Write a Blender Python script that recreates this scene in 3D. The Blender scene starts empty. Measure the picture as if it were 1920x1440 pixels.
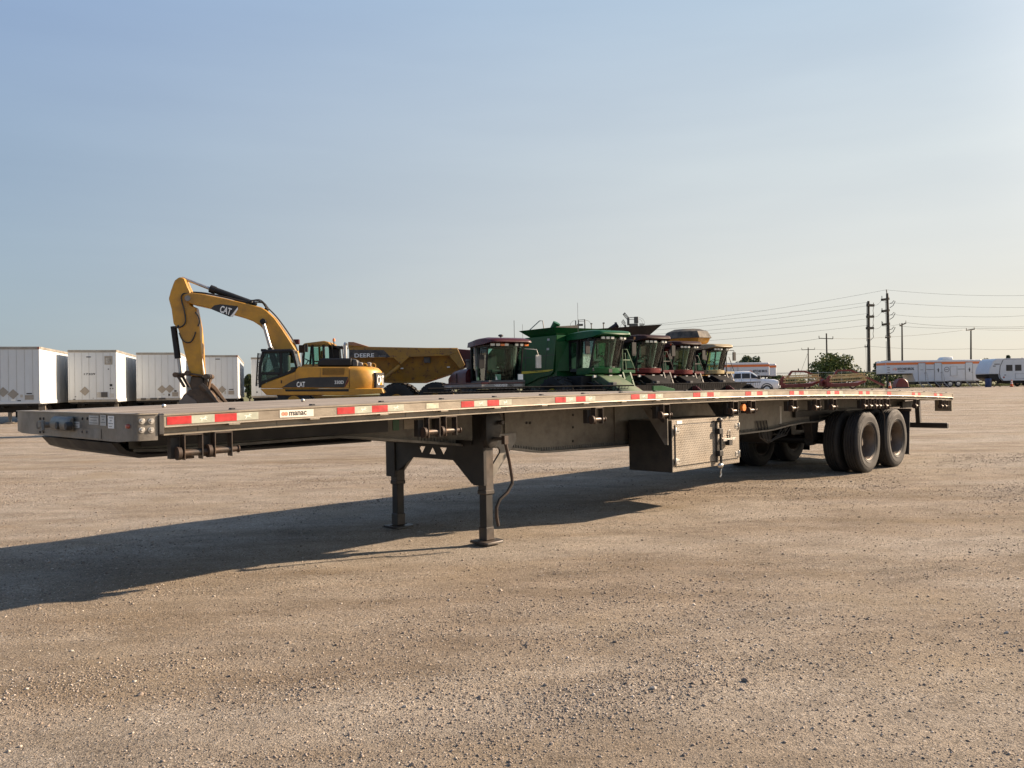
import bpy, bmesh, math, random
import numpy as np
from mathutils import Vector as V, Matrix as M, noise as mnoise
R = math.radians
random.seed(7); rng = np.random.default_rng(7)
S = bpy.context.scene
COL = S.collection

# ------------------------------------------------------------------ camera
FPX, CAM_H, PIT, ROLL = 1535.65, 1.5088, 0.0048, 0.016
cd = bpy.data.cameras.new('camera'); cam = bpy.data.objects.new('camera', cd); COL.objects.link(cam)
cd.sensor_width = 36.0; cd.lens = 36.0*FPX/1920.0; cd.clip_start = 0.05; cd.clip_end = 6000
cam.matrix_world = M.Translation((0, 0, CAM_H)) @ M.Rotation(R(90)+PIT, 4, 'X') @ M.Rotation(-ROLL, 4, 'Z')
S.camera = cam
CAMROT = cam.matrix_world.to_3x3()

# ------------------------------------------------------------------ sky, sun, exposure
SUN_EL = R(24.0); SUN_AZ = R(71.4)          # azimuth clockwise from +Y
W = bpy.data.worlds.new('World'); S.world = W; W.use_nodes = True
wn, wl = W.node_tree.nodes, W.node_tree.links
bg = wn['Background']; bg.inputs['Strength'].default_value = 0.10
sky = wn.new('ShaderNodeTexSky'); sky.sky_type = 'NISHITA'; sky.sun_disc = False
sky.sun_elevation = SUN_EL; sky.sun_rotation = SUN_AZ
sky.altitude = 200; sky.air_density = 1.0; sky.dust_density = 1.5; sky.ozone_density = 1.2
# summer haze over the clear sky: a pale veil, thick at the horizon, warmer and brighter towards the sun
SUND = (math.sin(SUN_AZ)*math.cos(SUN_EL), math.cos(SUN_AZ)*math.cos(SUN_EL), math.sin(SUN_EL))
def wnode(t, **kw):
    n = wn.new(t)
    for k, v in kw.items(): setattr(n, k, v)
    return n
geo = wnode('ShaderNodeTexCoord'); nrm = wnode('ShaderNodeVectorMath', operation='NORMALIZE'); wl.new(geo.outputs['Generated'], nrm.inputs[0])
dt = wnode('ShaderNodeVectorMath', operation='DOT_PRODUCT'); wl.new(nrm.outputs[0], dt.inputs[0]); dt.inputs[1].default_value = SUND
sx = wnode('ShaderNodeSeparateXYZ'); wl.new(nrm.outputs[0], sx.inputs[0])
def wramp(src, stops):
    r = wn.new('ShaderNodeValToRGB'); e = r.color_ramp.elements
    while len(e) < len(stops): e.new(.5)
    for i, (p, c) in enumerate(stops): e[i].position = p; e[i].color = (*c, 1)
    wl.new(src, r.inputs[0]); return r.outputs[0]
el = wnode('ShaderNodeMapRange'); el.inputs[1].default_value = -0.1; el.inputs[2].default_value = 1.0; wl.new(sx.outputs[2], el.inputs[0])
E_ = lambda z: (z+.1)/1.1
away = wramp(el.outputs[0], [(0, (.20, .19, .175)), (E_(-.012), (.20, .19, .175)), (E_(.0), (.335, .405, .455)), (E_(.10), (.305, .395, .475)), (E_(.25), (.262, .372, .520)), (E_(.48), (.205, .332, .615)), (1, (.12, .22, .46))])
near = wramp(el.outputs[0], [(0, (.24, .22, .19)), (E_(-.012), (.24, .22, .19)), (E_(.0), (.745, .690, .600)), (E_(.10), (.745, .715, .650)), (E_(.25), (.665, .705, .700)), (E_(.48), (.450, .590, .735)), (1, (.20, .32, .55))])
tf = wnode('ShaderNodeMapRange', interpolation_type='SMOOTHSTEP'); tf.inputs[1].default_value = -0.42; tf.inputs[2].default_value = 0.80; wl.new(dt.outputs['Value'], tf.inputs[0])
m1 = wnode('ShaderNodeMix', data_type='RGBA'); wl.new(tf.outputs[0], m1.inputs[0]); wl.new(away, m1.inputs[6]); wl.new(near, m1.inputs[7])
gl = wnode('ShaderNodeMapRange', interpolation_type='SMOOTHERSTEP'); gl.inputs[1].default_value = 0.72; gl.inputs[2].default_value = 1.0; wl.new(dt.outputs['Value'], gl.inputs[0])
m2 = wnode('ShaderNodeMix', data_type='RGBA'); m2.blend_type = 'ADD'; wl.new(gl.outputs[0], m2.inputs[0]); wl.new(m1.outputs[2], m2.inputs[6]); m2.inputs[7].default_value = (.7, .62, .52, 1)
# faint uneven bands in the haze
nz = wnode('ShaderNodeTexNoise'); nz.inputs['Scale'].default_value = 2.2; nz.inputs['Detail'].default_value = 5
mpw = wnode('ShaderNodeMapping'); mpw.inputs['Scale'].default_value = (1, 1, 7); wl.new(nrm.outputs[0], mpw.inputs[0]); wl.new(mpw.outputs[0], nz.inputs['Vector'])
nr = wramp(nz.outputs['Fac'], [(.33, (.95, .955, .965)), (.70, (1.03, 1.028, 1.02))])
m3 = wnode('ShaderNodeMix', data_type='RGBA'); m3.blend_type = 'MULTIPLY'; m3.inputs[0].default_value = 1; wl.new(m2.outputs[2], m3.inputs[6]); wl.new(nr, m3.inputs[7])
SKY_GAIN = 4.05
sc_ = wnode('ShaderNodeVectorMath', operation='SCALE'); sc_.inputs['Scale'].default_value = SKY_GAIN; wl.new(m3.outputs[2], sc_.inputs[0])
m4 = wnode('ShaderNodeMix', data_type='RGBA'); m4.inputs[0].default_value = 0.90; wl.new(sky.outputs[0], m4.inputs[6]); wl.new(sc_.outputs[0], m4.inputs[7])
wl.new(m4.outputs[2], bg.inputs[0])
sd = bpy.data.lights.new('sun', 'SUN'); sd.energy = 5.0; sd.angle = R(0.7); sd.color = (1.0, 0.78, 0.57)
sun = bpy.data.objects.new('sun', sd); COL.objects.link(sun)
SUNV = V((math.sin(SUN_AZ)*math.cos(SUN_EL), math.cos(SUN_AZ)*math.cos(SUN_EL), math.sin(SUN_EL)))
sun.rotation_euler = SUNV.to_track_quat('Z', 'Y').to_euler(); sun.location = (30, 10, 20)
S.view_settings.view_transform = 'Standard'; S.view_settings.look = 'None'
S.view_settings.gamma = 1; S.view_settings.use_curve_mapping = False
S.view_settings.exposure = 1.28
S.cycles.max_bounces = 8; S.cycles.transparent_max_bounces = 24

# ------------------------------------------------------------------ helpers
def ray(px, py):
    """view direction through a photograph pixel (1920 wide), scaled to depth 1 along Y"""
    d = CAMROT @ V(((px-960)/FPX, -(py-720)/FPX, -1.0))
    return d/d.y
def at(px, py, D): return V((0, 0, CAM_H)) + ray(px, py)*D
def ss(a, b, x):
    t = min(1.0, max(0.0, (x-a)/(b-a))); return t*t*(3-2*t)
def ground_z(x, y):
    return 0.80*ss(30, 86, y)*ss(-6, 20, x)

class Tr:
    """tracer: a photograph pixel to local coordinates on a plane of a thing"""
    def __init__(s, loc, rot): s.o = V(loc); s.c, s.s = math.cos(rot), math.sin(rot)
    def to_local(s, p):
        d = p-s.o; return V((d.x*s.c+d.y*s.s, -d.x*s.s+d.y*s.c, d.z))
    def y(s, px, py, ly=0.0):
        o = s.to_local(V((0, 0, CAM_H))); r = ray(px, py)
        d = V((r.x*s.c+r.y*s.s, -r.x*s.s+r.y*s.c, r.z)); t = (ly-o.y)/d.y
        p = o+d*t; return (p.x, p.z)
    def x(s, px, py, lx=0.0):
        o = s.to_local(V((0, 0, CAM_H))); r = ray(px, py)
        d = V((r.x*s.c+r.y*s.s, -r.x*s.s+r.y*s.c, r.z)); t = (lx-o.x)/d.x
        p = o+d*t; return (p.y, p.z)
    def poly(s, pts, ly=0.0): return [s.y(a, b, ly) for a, b in pts]

def tag(o, label=None, cat=None, group=None, kind=None):
    if label: o['label'] = label
    if cat: o['category'] = cat
    if group: o['group'] = group
    if kind: o['kind'] = kind
    return o
def thing(name, label, cat, loc=(0, 0, 0), rz=0.0, group=None):
    o = bpy.data.objects.new(name, None); COL.objects.link(o); o.empty_display_size = 0.3
    o.location = loc; o.rotation_euler = (0, 0, rz)
    return tag(o, label, cat, group)
def copy_tree(o, parent=None):
    c = o.copy(); COL.objects.link(c)
    if parent: c.parent = parent
    for ch in list(o.children): copy_tree(ch, c)
    return c

class MB:
    def __init__(s): s.v = []; s.f = []; s.m = []; s.X = None; s.mi = 0
    def add(s, vs, fs):
        b = len(s.v)
        s.v += [tuple(s.X @ V(p)) for p in vs] if s.X else [tuple(p) for p in vs]
        s.f += [[i+b for i in f] for f in fs]; s.m += [s.mi]*len(fs)
        return s
    def box(s, x0, x1, y0, y1, z0, z1):
        return s.add([(x0,y0,z0),(x1,y0,z0),(x1,y1,z0),(x0,y1,z0),(x0,y0,z1),(x1,y0,z1),(x1,y1,z1),(x0,y1,z1)],
                     [(3,2,1,0),(4,5,6,7),(0,1,5,4),(1,2,6,5),(2,3,7,6),(3,0,4,7)])
    def bar(s, p, q, w, h, up=(0,0,1)):
        p, q = V(p), V(q); d = (q-p).normalized(); u = V(up)
        if abs(d.dot(u)) > .98: u = V((1,0,0))
        a = d.cross(u).normalized(); b = a.cross(d)
        a *= w/2; b *= h/2
        return s.add([p-a-b,p+a-b,p+a+b,p-a+b,q-a-b,q+a-b,q+a+b,q-a+b],
                     [(0,3,2,1),(4,5,6,7),(0,1,5,4),(1,2,6,5),(2,3,7,6),(3,0,4,7)])
    def prism(s, poly, a, b, axis='y'):
        """polygon (two coordinates) pushed along an axis from a to b"""
        n = len(poly)
        mk = {'y': lambda u, v, t: (u, t, v), 'x': lambda u, v, t: (t, u, v), 'z': lambda u, v, t: (u, v, t)}[axis]
        vs = [mk(u, v, a) for u, v in poly]+[mk(u, v, b) for u, v in poly]
        return s.add(vs, [list(range(n))[::-1], list(range(n, 2*n))]+[(i, (i+1) % n, n+(i+1) % n, n+i) for i in range(n)])
    def loft(s, rings, caps=True, closed=True):
        n = len(rings[0]); vs = [p for r in rings for p in r]; fs = []
        for k in range(len(rings)-1):
            for i in range(n if closed else n-1):
                j = (i+1) % n; fs.append((k*n+i, k*n+j, (k+1)*n+j, (k+1)*n+i))
        if caps: fs += [list(range(n))[::-1], list(range((len(rings)-1)*n, len(rings)*n))]
        return s.add(vs, fs)
    def cyl(s, p, q, r, r2=None, n=12, caps=True):
        p, q = V(p), V(q); r2 = r if r2 is None else r2; d = (q-p).normalized()
        u = V((0,0,1)) if abs(d.z) < .9 else V((1,0,0)); a = d.cross(u).normalized(); b = d.cross(a)
        ring = lambda c, rr: [c+(a*math.cos(2*math.pi*i/n)+b*math.sin(2*math.pi*i/n))*rr for i in range(n)]
        return s.loft([ring(p, r), ring(q, r2)], caps)
    def lathe(s, prof, c, d, n=32, closed=False, caps=True):
        """profile of (radius, offset along d)"""
        c, d = V(c), V(d).normalized(); u = V((0,0,1)) if abs(d.z) < .9 else V((1,0,0)); a = d.cross(u).normalized(); b = d.cross(a)
        rings = [[c+d*t+(a*math.cos(2*math.pi*i/n)+b*math.sin(2*math.pi*i/n))*r for i in range(n)] for r, t in prof]
        if closed: rings.append(rings[0])
        return s.loft(rings, caps and not closed)
    def tube(s, pts, r, n=6, caps=True):
        pts = [V(p) for p in pts]; rings = []; pa = None
        for i, p in enumerate(pts):
            d = (pts[min(i+1, len(pts)-1)]-pts[max(i-1, 0)]).normalized()
            if pa is None:
                u = V((0,0,1)) if abs(d.z) < .9 else V((1,0,0)); a = d.cross(u).normalized()
            else: a = (pa-d*pa.dot(d)).normalized()
            pa = a; b = d.cross(a); rr = r[i] if isinstance(r, (list, tuple)) else r
            rings.append([p+(a*math.cos(2*math.pi*k/n)+b*math.sin(2*math.pi*k/n))*rr for k in range(n)])
        return s.loft(rings, caps)
    def ball(s, c, r, nu=10, nv=6, sc=(1,1,1)):
        c = V(c); rings = []
        for j in range(nv+1):
            t = math.pi*(j/nv) if 0 < j < nv else (0.02 if j == 0 else math.pi-0.02)
            rings.append([c+V((math.sin(t)*math.cos(2*math.pi*i/nu)*r*sc[0], math.sin(t)*math.sin(2*math.pi*i/nu)*r*sc[1], math.cos(t)*r*sc[2])) for i in range(nu)])
        return s.loft(rings)
    def text(s, body, size, o, xd, yd, depth=0.004, bold=0.0, sx=1.0, align='LEFT'):
        cu = bpy.data.curves.new('t', 'FONT'); cu.body = body; cu.size = size; cu.extrude = depth/2; cu.offset = bold*size
        cu.align_x = align; cu.resolution_u = 3
        ob = bpy.data.objects.new('t', cu); me = bpy.data.meshes.new_from_object(ob)
        xd, yd = V(xd).normalized(), V(yd).normalized(); zd = xd.cross(yd); o = V(o)
        s.add([o+xd*v.co.x*sx+yd*v.co.y+zd*(v.co.z+depth/2) for v in me.vertices], [list(p.vertices) for p in me.polygons])
        bpy.data.objects.remove(ob); bpy.data.curves.remove(cu); bpy.data.meshes.remove(me)
        return s
    def mesh(s, name, mat, bevel=0.0, ang=35, recalc=True, segs=1):
        me = bpy.data.meshes.new(name); me.from_pydata(s.v, [], s.f)
        mats = mat if isinstance(mat, (list, tuple)) else [mat]
        for m in mats: me.materials.append(m)
        if len(mats) > 1: me.polygons.foreach_set('material_index', s.m)
        bm = bmesh.new(); bm.from_mesh(me)
        if recalc: bmesh.ops.recalc_face_normals(bm, faces=bm.faces)
        if bevel:
            es = [e for e in bm.edges if len(e.link_faces) == 2 and e.calc_face_angle(0) > R(25)]
            bmesh.ops.bevel(bm, geom=es, offset=bevel, segments=segs, affect='EDGES', profile=.5, clamp_overlap=True)
        bm.to_mesh(me); bm.free()
        me.polygons.foreach_set('use_smooth', [True]*len(me.polygons)); me.set_sharp_from_angle(angle=R(ang))
        return me
    def build(s, name, mat, parent=None, bevel=0.0, ang=35, label=None, recalc=True, segs=1):
        o = bpy.data.objects.new(name, s.mesh(name, mat, bevel, ang, recalc, segs)); COL.objects.link(o)
        if parent: o.parent = parent
        if label: o['label'] = label
        return o
def share(me, name, parent, loc=(0,0,0), rot=(0,0,0), sc=None, label=None):
    o = bpy.data.objects.new(name, me); COL.objects.link(o); o.parent = parent; o.location = loc; o.rotation_euler = rot
    if sc: o.scale = sc
    if label: o['label'] = label
    return o

# ------------------------------------------------------------------ materials
def nd(nt, typ, **kw):
    n = nt.nodes.new(typ)
    for k, v in kw.items():
        if k in n.inputs: n.inputs[k].default_value = v
        else: setattr(n, k, v)
    return n
def ramp(nt, src, stops):
    r = nt.nodes.new('ShaderNodeValToRGB'); e = r.color_ramp.elements
    while len(e) < len(stops): e.new(.5)
    for i, (p, c) in enumerate(stops):
        e[i].position = p; e[i].color = (c, c, c, 1) if isinstance(c, (int, float)) else (*c[:3], 1)
    nt.links.new(src, r.inputs[0]); return r
def mixc(nt, fac, a, b, mode='MIX'):
    m = nt.nodes.new('ShaderNodeMix'); m.data_type = 'RGBA'; m.blend_type = mode
    for sock, val in ((m.inputs[0], fac), (m.inputs[6], a), (m.inputs[7], b)):
        if hasattr(val, 'links') or hasattr(val, 'is_linked'): nt.links.new(val, sock)
        elif isinstance(val, (int, float)): sock.default_value = val
        else: sock.default_value = (*val[:3], 1)
    return m.outputs[2]
MATS = {}
def pm(name, col, rough=.5, metal=0.0, var=.12, scale=2.5, dirt=(0.30, 0.24, 0.17), damt=.25, dscale=1.6, stretch=1.0, bump=0.0, bscale=60, coat=0.0,
       streak=False, rust=0.0, spec=.5):
    """painted / bare surface: base colour with mottling, dust or rust patches, uneven gloss"""
    m = bpy.data.materials.new(name); m.use_nodes = True; nt = m.node_tree; b = nt.nodes['Principled BSDF']
    tc = nd(nt, 'ShaderNodeTexCoord'); mp = nd(nt, 'ShaderNodeMapping')
    nt.links.new(tc.outputs['Object'], mp.inputs[0])
    if stretch != 1.0: mp.inputs['Scale'].default_value = (stretch, 1, 1)
    if streak: mp.inputs['Scale'].default_value = (1, 1, .18)
    n1 = nd(nt, 'ShaderNodeTexNoise', Scale=scale, Detail=6.0, Roughness=.6); nt.links.new(mp.outputs[0], n1.inputs['Vector'])
    lo = tuple(c*(1-var*1.6) for c in col); hi = tuple(min(1, c*(1+var)) for c in col)
    c = ramp(nt, n1.outputs['Fac'], [(.3, lo), (.7, hi)]).outputs[0]
    if damt > 0:
        n2 = nd(nt, 'ShaderNodeTexNoise', Scale=dscale, Detail=8.0, Roughness=.7); nt.links.new(mp.outputs[0], n2.inputs['Vector'])
        f = ramp(nt, n2.outputs['Fac'], [(.42, 0.0), (.75, min(1, damt*2))])
        c = mixc(nt, f.outputs[0], c, dirt)
    if rust > 0:
        n3 = nd(nt, 'ShaderNodeTexNoise', Scale=dscale*4, Detail=9.0, Roughness=.75); nt.links.new(tc.outputs['Object'], n3.inputs['Vector'])
        f = ramp(nt, n3.outputs['Fac'], [(.62-.2*rust, 0.0), (.66-.2*rust, .9)])
        c = mixc(nt, f.outputs[0], c, (.11, .05, .03))
    nt.links.new(c, b.inputs['Base Color'])
    b.inputs['Metallic'].default_value = metal; b.inputs['Specular IOR Level'].default_value = spec
    rr = ramp(nt, n1.outputs['Fac'], [(.3, max(.05, rough-.08)), (.7, min(1, rough+.12))]); nt.links.new(rr.outputs[0], b.inputs['Roughness'])
    if coat: b.inputs['Coat Weight'].default_value = coat; b.inputs['Coat Roughness'].default_value = .12
    if bump:
        nb = nd(nt, 'ShaderNodeTexNoise', Scale=bscale, Detail=4.0); nt.links.new(tc.outputs['Object'], nb.inputs['Vector'])
        bp = nd(nt, 'ShaderNodeBump', Strength=bump, Distance=.01); nt.links.new(nb.outputs['Fac'], bp.inputs['Height']); nt.links.new(bp.outputs[0], b.inputs['Normal'])
    MATS[name] = m; return m
def glassm(name, tint, refl=.12):
    m = bpy.data.materials.new(name); m.use_nodes = True; nt = m.node_tree; nt.nodes.remove(nt.nodes['Principled BSDF'])
    t = nd(nt, 'ShaderNodeBsdfTransparent'); t.inputs[0].default_value = (*tint, 1)
    g = nd(nt, 'ShaderNodeBsdfGlossy', Roughness=.03); g.inputs[0].default_value = (.9, .95, .95, 1)
    fr = nd(nt, 'ShaderNodeFresnel', IOR=1.28); mx = nd(nt, 'ShaderNodeMixShader')
    ad = nd(nt, 'ShaderNodeMath', operation='ADD'); ad.inputs[1].default_value = refl*.4; nt.links.new(fr.outputs[0], ad.inputs[0])
    nt.links.new(ad.outputs[0], mx.inputs[0]); nt.links.new(t.outputs[0], mx.inputs[1]); nt.links.new(g.outputs[0], mx.inputs[2])
    nt.links.new(mx.outputs[0], nt.nodes['Material Output'].inputs[0]); MATS[name] = m; return m

# ------------------------------------------------------------------ ground
def ground_material():
    m = bpy.data.materials.new('yard_gravel'); m.use_nodes = True; nt = m.node_tree; b = nt.nodes['Principled BSDF']; L = nt.links.new
    tc = nd(nt, 'ShaderNodeTexCoord'); P = tc.outputs['Object']
    mp = nd(nt, 'ShaderNodeMapping'); mp.inputs['Rotation'].default_value = (0, 0, R(-32)); mp.inputs['Scale'].default_value = (.30, 1.0, 1)
    L(P, mp.inputs[0])                                         # stretched along the wheel tracks
    def noi(v, sc, det=6.0, ro=.6): n = nd(nt, 'ShaderNodeTexNoise', Scale=sc, Detail=det, Roughness=ro); L(v, n.inputs['Vector']); return n.outputs['Fac']
    big = noi(mp.outputs[0], .35); mid = noi(mp.outputs[0], 1.3, 8.0, .65); fine = noi(P, 26, 6.0, .7); grit = noi(P, 110, 3.0, .7)
    c = ramp(nt, mid, [(.30, (.205, .158, .109)), (.50, (.288, .237, .180)), (.72, (.362, .313, .250))]).outputs[0]
    f = ramp(nt, big, [(.42, 0.0), (.60, .9)]); c = mixc(nt, f.outputs[0], c, (.330, .290, .238))
    d2 = noi(mp.outputs[0], .8, 5.0); f = ramp(nt, d2, [(.51, 0.0), (.68, .7)]); c = mixc(nt, f.outputs[0], c, (.190, .140, .088))
    # pebbles pressed into the surface
    vo = nd(nt, 'ShaderNodeTexVoronoi', Scale=58.0, Randomness=1.0); L(P, vo.inputs['Vector'])
    vo2 = nd(nt, 'ShaderNodeTexVoronoi', Scale=140.0, Randomness=1.0); L(P, vo2.inputs['Vector'])
    peb = ramp(nt, vo.outputs['Distance'], [(.0, 1.0), (.36, 1.0), (.46, 0.0)])
    sep = nd(nt, 'ShaderNodeSeparateColor'); L(vo.outputs['Color'], sep.inputs[0])
    pick = ramp(nt, sep.outputs[0], [(.38, 0.0), (.44, 1.0)])
    mul = nd(nt, 'ShaderNodeMath', operation='MULTIPLY'); L(peb.outputs[0], mul.inputs[0]); L(pick.outputs[0], mul.inputs[1])
    dens = ramp(nt, mid, [(.38, .15), (.62, 1.0)]); mul2 = nd(nt, 'ShaderNodeMath', operation='MULTIPLY'); L(mul.outputs[0], mul2.inputs[0]); L(dens.outputs[0], mul2.inputs[1])
    pc = ramp(nt, sep.outputs[1], [(.0, (.085, .075, .066)), (.35, (.20, .172, .143)), (.7, (.34, .30, .255)), (1.0, (.58, .54, .48))])
    c = mixc(nt, mul2.outputs[0], c, pc.outputs[0])
    s3 = nd(nt, 'ShaderNodeSeparateColor'); L(vo2.outputs['Color'], s3.inputs[0]); sp = ramp(nt, s3.outputs[0], [(.0, (.62, .62, .62)), (.5, (1, 1, 1)), (1.0, (1.42, 1.42, 1.42))]); c = mixc(nt, .75, c, sp.outputs[0], 'MULTIPLY')
    sp = ramp(nt, fine, [(.30, (.55, .55, .55)), (.5, (1, 1, 1)), (.75, (1.3, 1.3, 1.3))]); c = mixc(nt, .55, c, sp.outputs[0], 'MULTIPLY')
    sp = ramp(nt, grit, [(.30, (.6, .6, .6)), (.55, (1, 1, 1)), (.72, (1.4, 1.4, 1.4))]); c = mixc(nt, .6, c, sp.outputs[0], 'MULTIPLY')
    mp3 = nd(nt, 'ShaderNodeMapping'); mp3.inputs['Rotation'].default_value = (0, 0, R(-30)); mp3.inputs['Scale'].default_value = (.62, 1.0, 1); L(P, mp3.inputs[0])
    tr = noi(mp3.outputs[0], 2.1, 11.0, .74); sp = ramp(nt, tr, [(.28, (.60, .575, .545)), (.5, (1, 1, 1)), (.72, (1.32, 1.31, 1.29))]); c = mixc(nt, .85, c, sp.outputs[0], 'MULTIPLY')
    mp2 = nd(nt, 'ShaderNodeMapping'); mp2.inputs['Rotation'].default_value = (0, 0, R(-8)); mp2.inputs['Scale'].default_value = (.07, .8, 1); L(P, mp2.inputs[0])
    ru = noi(mp2.outputs[0], .9, 7.0, .68); sp = ramp(nt, ru, [(.34, (.74, .71, .67)), (.52, (1, 1, 1)), (.70, (1.14, 1.13, 1.11))]); c = mixc(nt, .45, c, sp.outputs[0], 'MULTIPLY')
    ol = noi(P, .55, 6.0, .6); f = ramp(nt, ol, [(.52, 0.0), (.68, .55)]); c = mixc(nt, f.outputs[0], c, (.26, .205, .135))
    L(c, b.inputs['Base Color']); b.inputs['Roughness'].default_value = .95; b.inputs['Specular IOR Level'].default_value = .2
    h1 = nd(nt, 'ShaderNodeMath', operation='MULTIPLY'); h1.inputs[1].default_value = .5; L(mul2.outputs[0], h1.inputs[0])
    h2 = nd(nt, 'ShaderNodeMath', operation='ADD'); L(h1.outputs[0], h2.inputs[0]); L(fine, h2.inputs[1])
    h3 = nd(nt, 'ShaderNodeMath', operation='ADD'); L(h2.outputs[0], h3.inputs[0]); L(grit, h3.inputs[1])
    h4 = nd(nt, 'ShaderNodeMath', operation='MULTIPLY_ADD'); L(mid, h4.inputs[0]); h4.inputs[1].default_value = 2.2; L(h3.outputs[0], h4.inputs[2])
    bp = nd(nt, 'ShaderNodeBump', Strength=.9, Distance=.018); L(h4.outputs[0], bp.inputs['Height']); L(bp.outputs[0], b.inputs['Normal'])
    return m
def relief(x, y):
    """small unevenness of the yard, in metres"""
    c, s = math.cos(R(-32)), math.sin(R(-32)); u, v = (x*c-y*s), (x*s+y*c)
    return .020*mnoise.noise((u*.16, v*.8, 3.1))+.012*mnoise.noise((u*.8, v*2.6, 9.7))+.005*mnoise.noise((x*3.1, y*3.1, 1.2))
def axis_steps(a, b, fine, lim):
    pts = []; x = a
    return pts
def grow(start, step, end, k):
    o = []; x = start; d = step
    while abs(x) < abs(end): d *= k; x += d; o.append(x)
    return o
xs = list(np.arange(-9, 9.001, .06)); xr = grow(9, .06, 2500, 1.09); xs = [-v for v in xr[::-1]]+xs+xr
ys = list(np.arange(1.6, 16.001, .055)); ys = [-2500, -300, -40, -8, -1, .6, 1.2]+ys+grow(16, .055, 2500, 1.07)
gx, gy = np.meshgrid(xs, ys); nx, ny = len(xs), len(ys)
gz = np.zeros(gx.shape)
for j in range(ny):
    for i in range(nx):
        x, y = xs[i], ys[j]
        z = ground_z(x, y)
        if -30 < x < 40 and -2 < y < 60: z += relief(x, y)
        gz[j, i] = z
gm = bpy.data.meshes.new('gravel_yard'); co = np.stack([gx, gy, gz], -1).reshape(-1, 3)
idx = np.arange(nx*ny).reshape(ny, nx)
q = np.stack([idx[:-1, :-1], idx[:-1, 1:], idx[1:, 1:], idx[1:, :-1]], -1).reshape(-1, 4)
gm.vertices.add(len(co)); gm.vertices.foreach_set('co', co.ravel()); gm.loops.add(q.size); gm.loops.foreach_set('vertex_index', q.ravel())
gm.polygons.add(len(q)); gm.polygons.foreach_set('loop_start', np.arange(0, q.size, 4)); gm.polygons.foreach_set('use_smooth', np.ones(len(q), bool))
gm.update(); gm.validate(); gm.materials.append(ground_material())
yard = bpy.data.objects.new('gravel_yard', gm); COL.objects.link(yard); tag(yard, kind='structure')

# loose gravel
def stone_material(name, attr):
    m = bpy.data.materials.new(name); m.use_nodes = True; nt = m.node_tree; b = nt.nodes['Principled BSDF']
    if attr: a = nd(nt, 'ShaderNodeAttribute', attribute_name='tint'); src = a.outputs['Fac']
    else: a = nd(nt, 'ShaderNodeObjectInfo'); src = a.outputs['Random']
    c = ramp(nt, src, [(.0, (.15, .12, .095)), (.35, (.24, .192, .15)), (.7, (.31, .255, .205)), (.92, (.42, .365, .30)), (1.0, (.58, .52, .45))]).outputs[0]
    tc = nd(nt, 'ShaderNodeTexCoord'); n = nd(nt, 'ShaderNodeTexNoise', Scale=60.0, Detail=4.0); nt.links.new(tc.outputs['Object'], n.inputs['Vector'])
    v = ramp(nt, n.outputs['Fac'], [(.3, (.7, .7, .7)), (.7, (1.2, 1.2, 1.2))]); c = mixc(nt, .7, c, v.outputs[0], 'MULTIPLY')
    nt.links.new(c, b.inputs['Base Color']); b.inputs['Roughness'].default_value = .9; return m
def stone_shape(seed):
    bm = bmesh.new(); bmesh.ops.create_icosphere(bm, subdivisions=2, radius=1); r = random.Random(seed)
    o = V((r.random()*50, r.random()*50, 0))
    for v in bm.verts:
        k = 1+.42*mnoise.noise(v.co*1.1+o)+.15*mnoise.noise(v.co*2.7+o); v.co = V((v.co.x*k*1.15, v.co.y*k*.9, v.co.z*k*.62))
    bmesh.ops.dissolve_limit(bm, angle_limit=R(9), verts=bm.verts, edges=bm.edges)
    me = bpy.data.meshes.new('stone'); bm.to_mesh(me); bm.free(); return me
def dens(x, y):
    c, s = math.cos(R(-32)), math.sin(R(-32)); u, v = (x*c-y*s), (x*s+y*c)
    return max(0, .5+1.15*mnoise.noise((u*.22, v*.85, 5.5))+.55*mnoise.noise((u*.9, v*2.2, 2.5)))**2
ico = bmesh.new(); bmesh.ops.create_icosphere(ico, subdivisions=1, radius=1); iv = np.array([v.co[:] for v in ico.verts]); ifc = np.array([[v.index for v in f.verts] for f in ico.faces]); ico.free()
NP = 105000; pts = []
while len(pts) < NP:
    D = 2.0*(17/2.0)**random.random(); x = random.uniform(-.72, .72)*D
    if random.random() < dens(x, D)+.10: pts.append((x, D))
P = np.array(pts); pz = np.array([ground_z(x, y)+relief(x, y) for x, y in pts])
sz = np.clip(np.exp(rng.normal(-5.65, .42, NP)), .002, .012)*np.clip((P[:, 1]/6)**.35, .75, 1.4)
ang = rng.uniform(0, 6.283, NP); jit = 1+rng.normal(0, .20, (NP, len(iv), 1))
vv = iv[None]*jit*sz[:, None, None]*np.array([1.15, .9, .6])[None, None]
ca, sa = np.cos(ang)[:, None], np.sin(ang)[:, None]
vx = vv[..., 0]*ca-vv[..., 1]*sa+P[:, 0:1]; vy = vv[..., 0]*sa+vv[..., 1]*ca+P[:, 1:2]; vz = vv[..., 2]+pz[:, None]+sz[:, None]*.28
co = np.stack([vx, vy, vz], -1).reshape(-1, 3); fc = (ifc[None]+(np.arange(NP)*len(iv))[:, None, None]).reshape(-1, 3)
pmx = bpy.data.meshes.new('loose_gravel'); pmx.vertices.add(len(co)); pmx.vertices.foreach_set('co', co.ravel()); pmx.loops.add(fc.size); pmx.loops.foreach_set('vertex_index', fc.ravel())
pmx.polygons.add(len(fc)); pmx.polygons.foreach_set('loop_start', np.arange(0, fc.size, 3)); pmx.update()
at_ = pmx.attributes.new('tint', 'FLOAT', 'POINT'); at_.data.foreach_set('value', np.repeat(rng.random(NP)**1.3, len(iv)))
pmx.materials.append(stone_material('pebble', True))
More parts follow.
